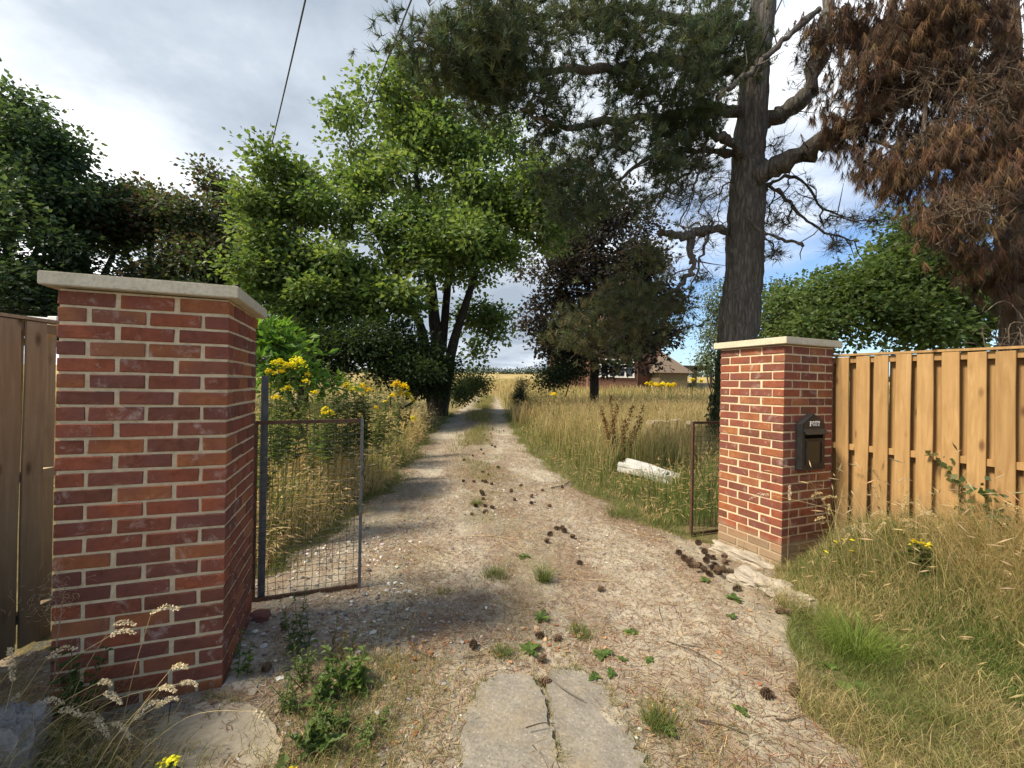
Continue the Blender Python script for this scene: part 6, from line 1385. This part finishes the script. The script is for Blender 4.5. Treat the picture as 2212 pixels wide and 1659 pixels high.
for px, py in LP:
    if py > 1655 or in_pillar(np.array([GP(px, py)[:2]]))[0]: continue
    q = DP(px, py); o = bpy.data.objects.new('fallen_leaf', lm[rng.integers(9)]); C.objects.link(o); s_ = rng.uniform(.022, .040); o.scale = (s_,)*3
    hz_ = .036 if (-.2 < q[0] < .5 and q[1] < 2.3) else .006
    o.location = (q[0], q[1], q[2]+hz_); o.rotation_euler = (rng.normal(0, .3), rng.normal(0, .3), rng.uniform(0, 6.28)); tag(o, 'dry orange fallen leaf lying on the drive', 'fallen leaf', 'orange fallen leaves on the drive')
# twigs and straws
def twig(label, pts, r, col, group, cat='twig', lift=.008):
    q = np.array([DP(*p) for p in pts]); q[:, 2] += lift; q[1:-1, 2] += .004
    t, rr = sub_limb(q, r, r*.55, 5); b = MB(); b.tube(t-q[0], rr, 5, col=col); o = b.build(cat.replace(' ', '_'), M_STEM); o.location = q[0]; tag(o, label, cat, group)
DK, ST = (.075, .052, .036), (.50, .40, .23)
for lab, pts, r, c, lf in (('curved grey twig lying across the right slab panel', [(1182, 1472), (1215, 1505), (1260, 1530)], .0045, (.16, .13, .10), .04), ('short dark twig on the left slab panel', [(1135, 1598), (1170, 1590), (1198, 1585)], .003, DK, .042), ('tiny dark stick at the lower slab edge', [(1150, 1640), (1160, 1655)], .003, DK, .042),
                       ('long thin dark twig in the right wheel track', [(1440, 1390), (1500, 1420), (1560, 1455)], .003, DK, .008), ('second thin dark twig beside the long one', [(1470, 1400), (1530, 1412)], .0025, DK, .008), ('curved pale twig in the right track near the needles', [(1425, 1305), (1422, 1325), (1430, 1345)], .004, (.40, .32, .2), .01),
                       ('dark stick in the dirt at the lower right', [(1675, 1565), (1700, 1572), (1728, 1568)], .004, DK, .008), ('dark twig below the orange leaves right of the slab', [(1500, 1565), (1560, 1575), (1615, 1600)], .004, DK, .008), ('dark twig next to the right drive edge beyond the gate', [(1190, 1055), (1215, 1052), (1232, 1040)], .008, DK, .012), ('forked dark twig on the cement patch', [(340, 1535), (368, 1548), (395, 1545)], .0035, DK, .035),
                       ('short prong of dark twig on the cement patch', [(368, 1548), (362, 1590)], .003, DK, .035), ('thin twig near the fallen leaves left of the slab', [(890, 1410), (920, 1425), (945, 1428)], .0035, DK, .008), ('thin dark twig left of the drive centre', [(1000, 1428), (1050, 1422)], .003, DK, .008)):
    twig(lab, pts, r, c, 'dark twigs on the ground', 'twig', lf)
for lab, pts in (('pale straw lying across the drive beyond the gate', [(1000, 1160), (1060, 1163), (1110, 1170)]), ('bent pale straw right of the crossing straw', [(1110, 1150), (1130, 1195), (1145, 1210)]), ('pale straw slanting in the centre of the drive', [(1080, 1175), (1120, 1200), (1150, 1215)]), ('long pale straw at the foot of the right mesh gate', [(1325, 1140), (1400, 1165), (1495, 1178)]), ('pale straw rising against the right mesh gate', [(1400, 1190), (1470, 1130), (1520, 1125)]), ('pale straw left of the drive centre', [(930, 1200), (985, 1215)]),
                 ('thin straw near the left gate', [(880, 1170), (920, 1195), (950, 1215)]), ('pale straw in the right track', [(1270, 1255), (1330, 1258), (1400, 1248)]), ('steep pale straw by the centre weeds', [(1245, 1240), (1275, 1285)]), ('pale straw on the left by the cement patch', [(560, 1620), (595, 1570), (610, 1540)]), ('thin pale straw on the grass at the lower right', [(1790, 1470), (1880, 1545), (1990, 1655)])):
    twig(lab, pts, .0022, ST, 'pale straws on the ground', 'straw')
# stones
def stones(name, label, XY, size, pal, zlift=.2):
    n = len(XY); base = np.array([(1, 0, 0), (-1, 0, 0), (0, 1, 0), (0, -1, 0), (0, 0, 1), (0, 0, -1), (.62, .62, .5), (-.62, .62, .5), (-.62, -.62, .5), (.62, -.62, .5)], float)
    T = np.array([(4, 6, 7), (4, 7, 8), (4, 8, 9), (4, 9, 6), (0, 2, 6), (2, 1, 7), (1, 3, 8), (3, 0, 9), (6, 2, 7), (7, 1, 8), (8, 3, 9), (9, 0, 6), (0, 5, 2), (2, 5, 1), (1, 5, 3), (3, 5, 0)])
    v = base[None]*(1+rng.normal(0, .18, (n, 10, 1))); sc = size.reshape(-1, 1, 1)*np.stack([np.ones(n), rng.uniform(.6, 1, n), rng.uniform(.4, .75, n)], 1)[:, None]; a = rng.uniform(0, 6.28, n)
    v = v*sc; x = v[..., 0]*np.cos(a)[:, None]-v[..., 1]*np.sin(a)[:, None]; y = v[..., 0]*np.sin(a)[:, None]+v[..., 1]*np.cos(a)[:, None]
    z = SZ(XY[:, 0], XY[:, 1])+zlift*size*.5; V = np.stack([x+XY[:, :1], y+XY[:, 1:], v[..., 2]+z[:, None]], -1).reshape(-1, 3)
    F = (np.arange(n)[:, None, None]*10+T[None]).reshape(-1, 3); o = vobj(name, V, F, M_PETAL_DRY, np.repeat(pick(pal, n, .15), 10, 0)); tag(o, label, None, None, 'stuff')
def drive_pts(n, y0, y1, pw=1.3):
    y = y0+(y1-y0)*rng.random(n)**pw; x = xl(y)+(xr(y)-xl(y))*rng.random(n); A = np.stack([x, y], 1)
    return A[~in_pillar(A) & ~((x > -.16) & (x < .52) & (y < 2.28) & (rng.random(n) < .9)) & (y/np.maximum(np.abs(x), .01) > .7)]
STONE = [(.30, .26, .20), (.20, .18, .16), (.42, .38, .32), (.14, .13, .12), (.34, .25, .17), (.50, .47, .42)]
A = drive_pts(17000, 1.3, 9); A = A[nz(A[:, 0], A[:, 1], 1.1, 31) > .30]
stones('gravel', 'small mixed stones strewn over the drive', A, np.clip(rng.lognormal(-5.25, .6, len(A)), .002, .02), STONE)
A = np.concatenate([rng.normal(size=(1200, 2))*[.38, .40]+GP(720, 1200)[:2], rng.normal(size=(350, 2))*[.22, .25]+GP(640, 1370)[:2], rng.normal(size=(500, 2))*[.3, .3]+GP(840, 1330)[:2]]); A = A[~in_pillar(A, .01)]
stones('rubble_chips', 'dark and white stone chips by the left mesh gate', A, np.clip(rng.lognormal(-4.9, .5, len(A)), .003, .024), STONE+[(.62, .58, .52), (.10, .10, .10)])
# needles and straw litter
def litter(name, label, A, L, w, pal):
    n = len(A); a = rng.uniform(0, 3.14, n); d = np.stack([np.cos(a), np.sin(a), rng.normal(0, .12, n)], 1); s = np.stack([-np.sin(a), np.cos(a), np.zeros(n)], 1); p = np.stack([A[:, 0], A[:, 1], SZ(A[:, 0], A[:, 1])+.004+rng.random(n)*.005], 1); l = L*rng.uniform(.4, 1.2, (n, 1))
    V = np.stack([p-d*l*.5-s*w, p-d*l*.5+s*w, p+d*l*.5+s*w*.7, p+d*l*.5-s*w*.7], 1).reshape(-1, 3); i = np.arange(n)[:, None]*4
    o = vobj(name, V, i+[0, 1, 2, 3], M_PETAL_DRY, np.repeat(pick(pal, n, .2), 4, 0)); tag(o, label, None, None, 'stuff')
A = drive_pts(60000, 1.3, 12, 1.35); A = A[nz(A[:, 0]*1.2, A[:, 1]*.5, 1.5, 41) > .36]
litter('needle_litter', 'brown fallen pine needles spread on the drive', A, .06, .0015, [(.20, .10, .05), (.28, .155, .08), (.14, .075, .042), (.34, .24, .13)])
A = drive_pts(14000, 1.3, 10, 1.3); litter('straw_litter', 'bits of pale straw spread on the drive', A, .06, .0012, [(.48, .38, .22), (.56, .46, .29), (.38, .29, .16)])
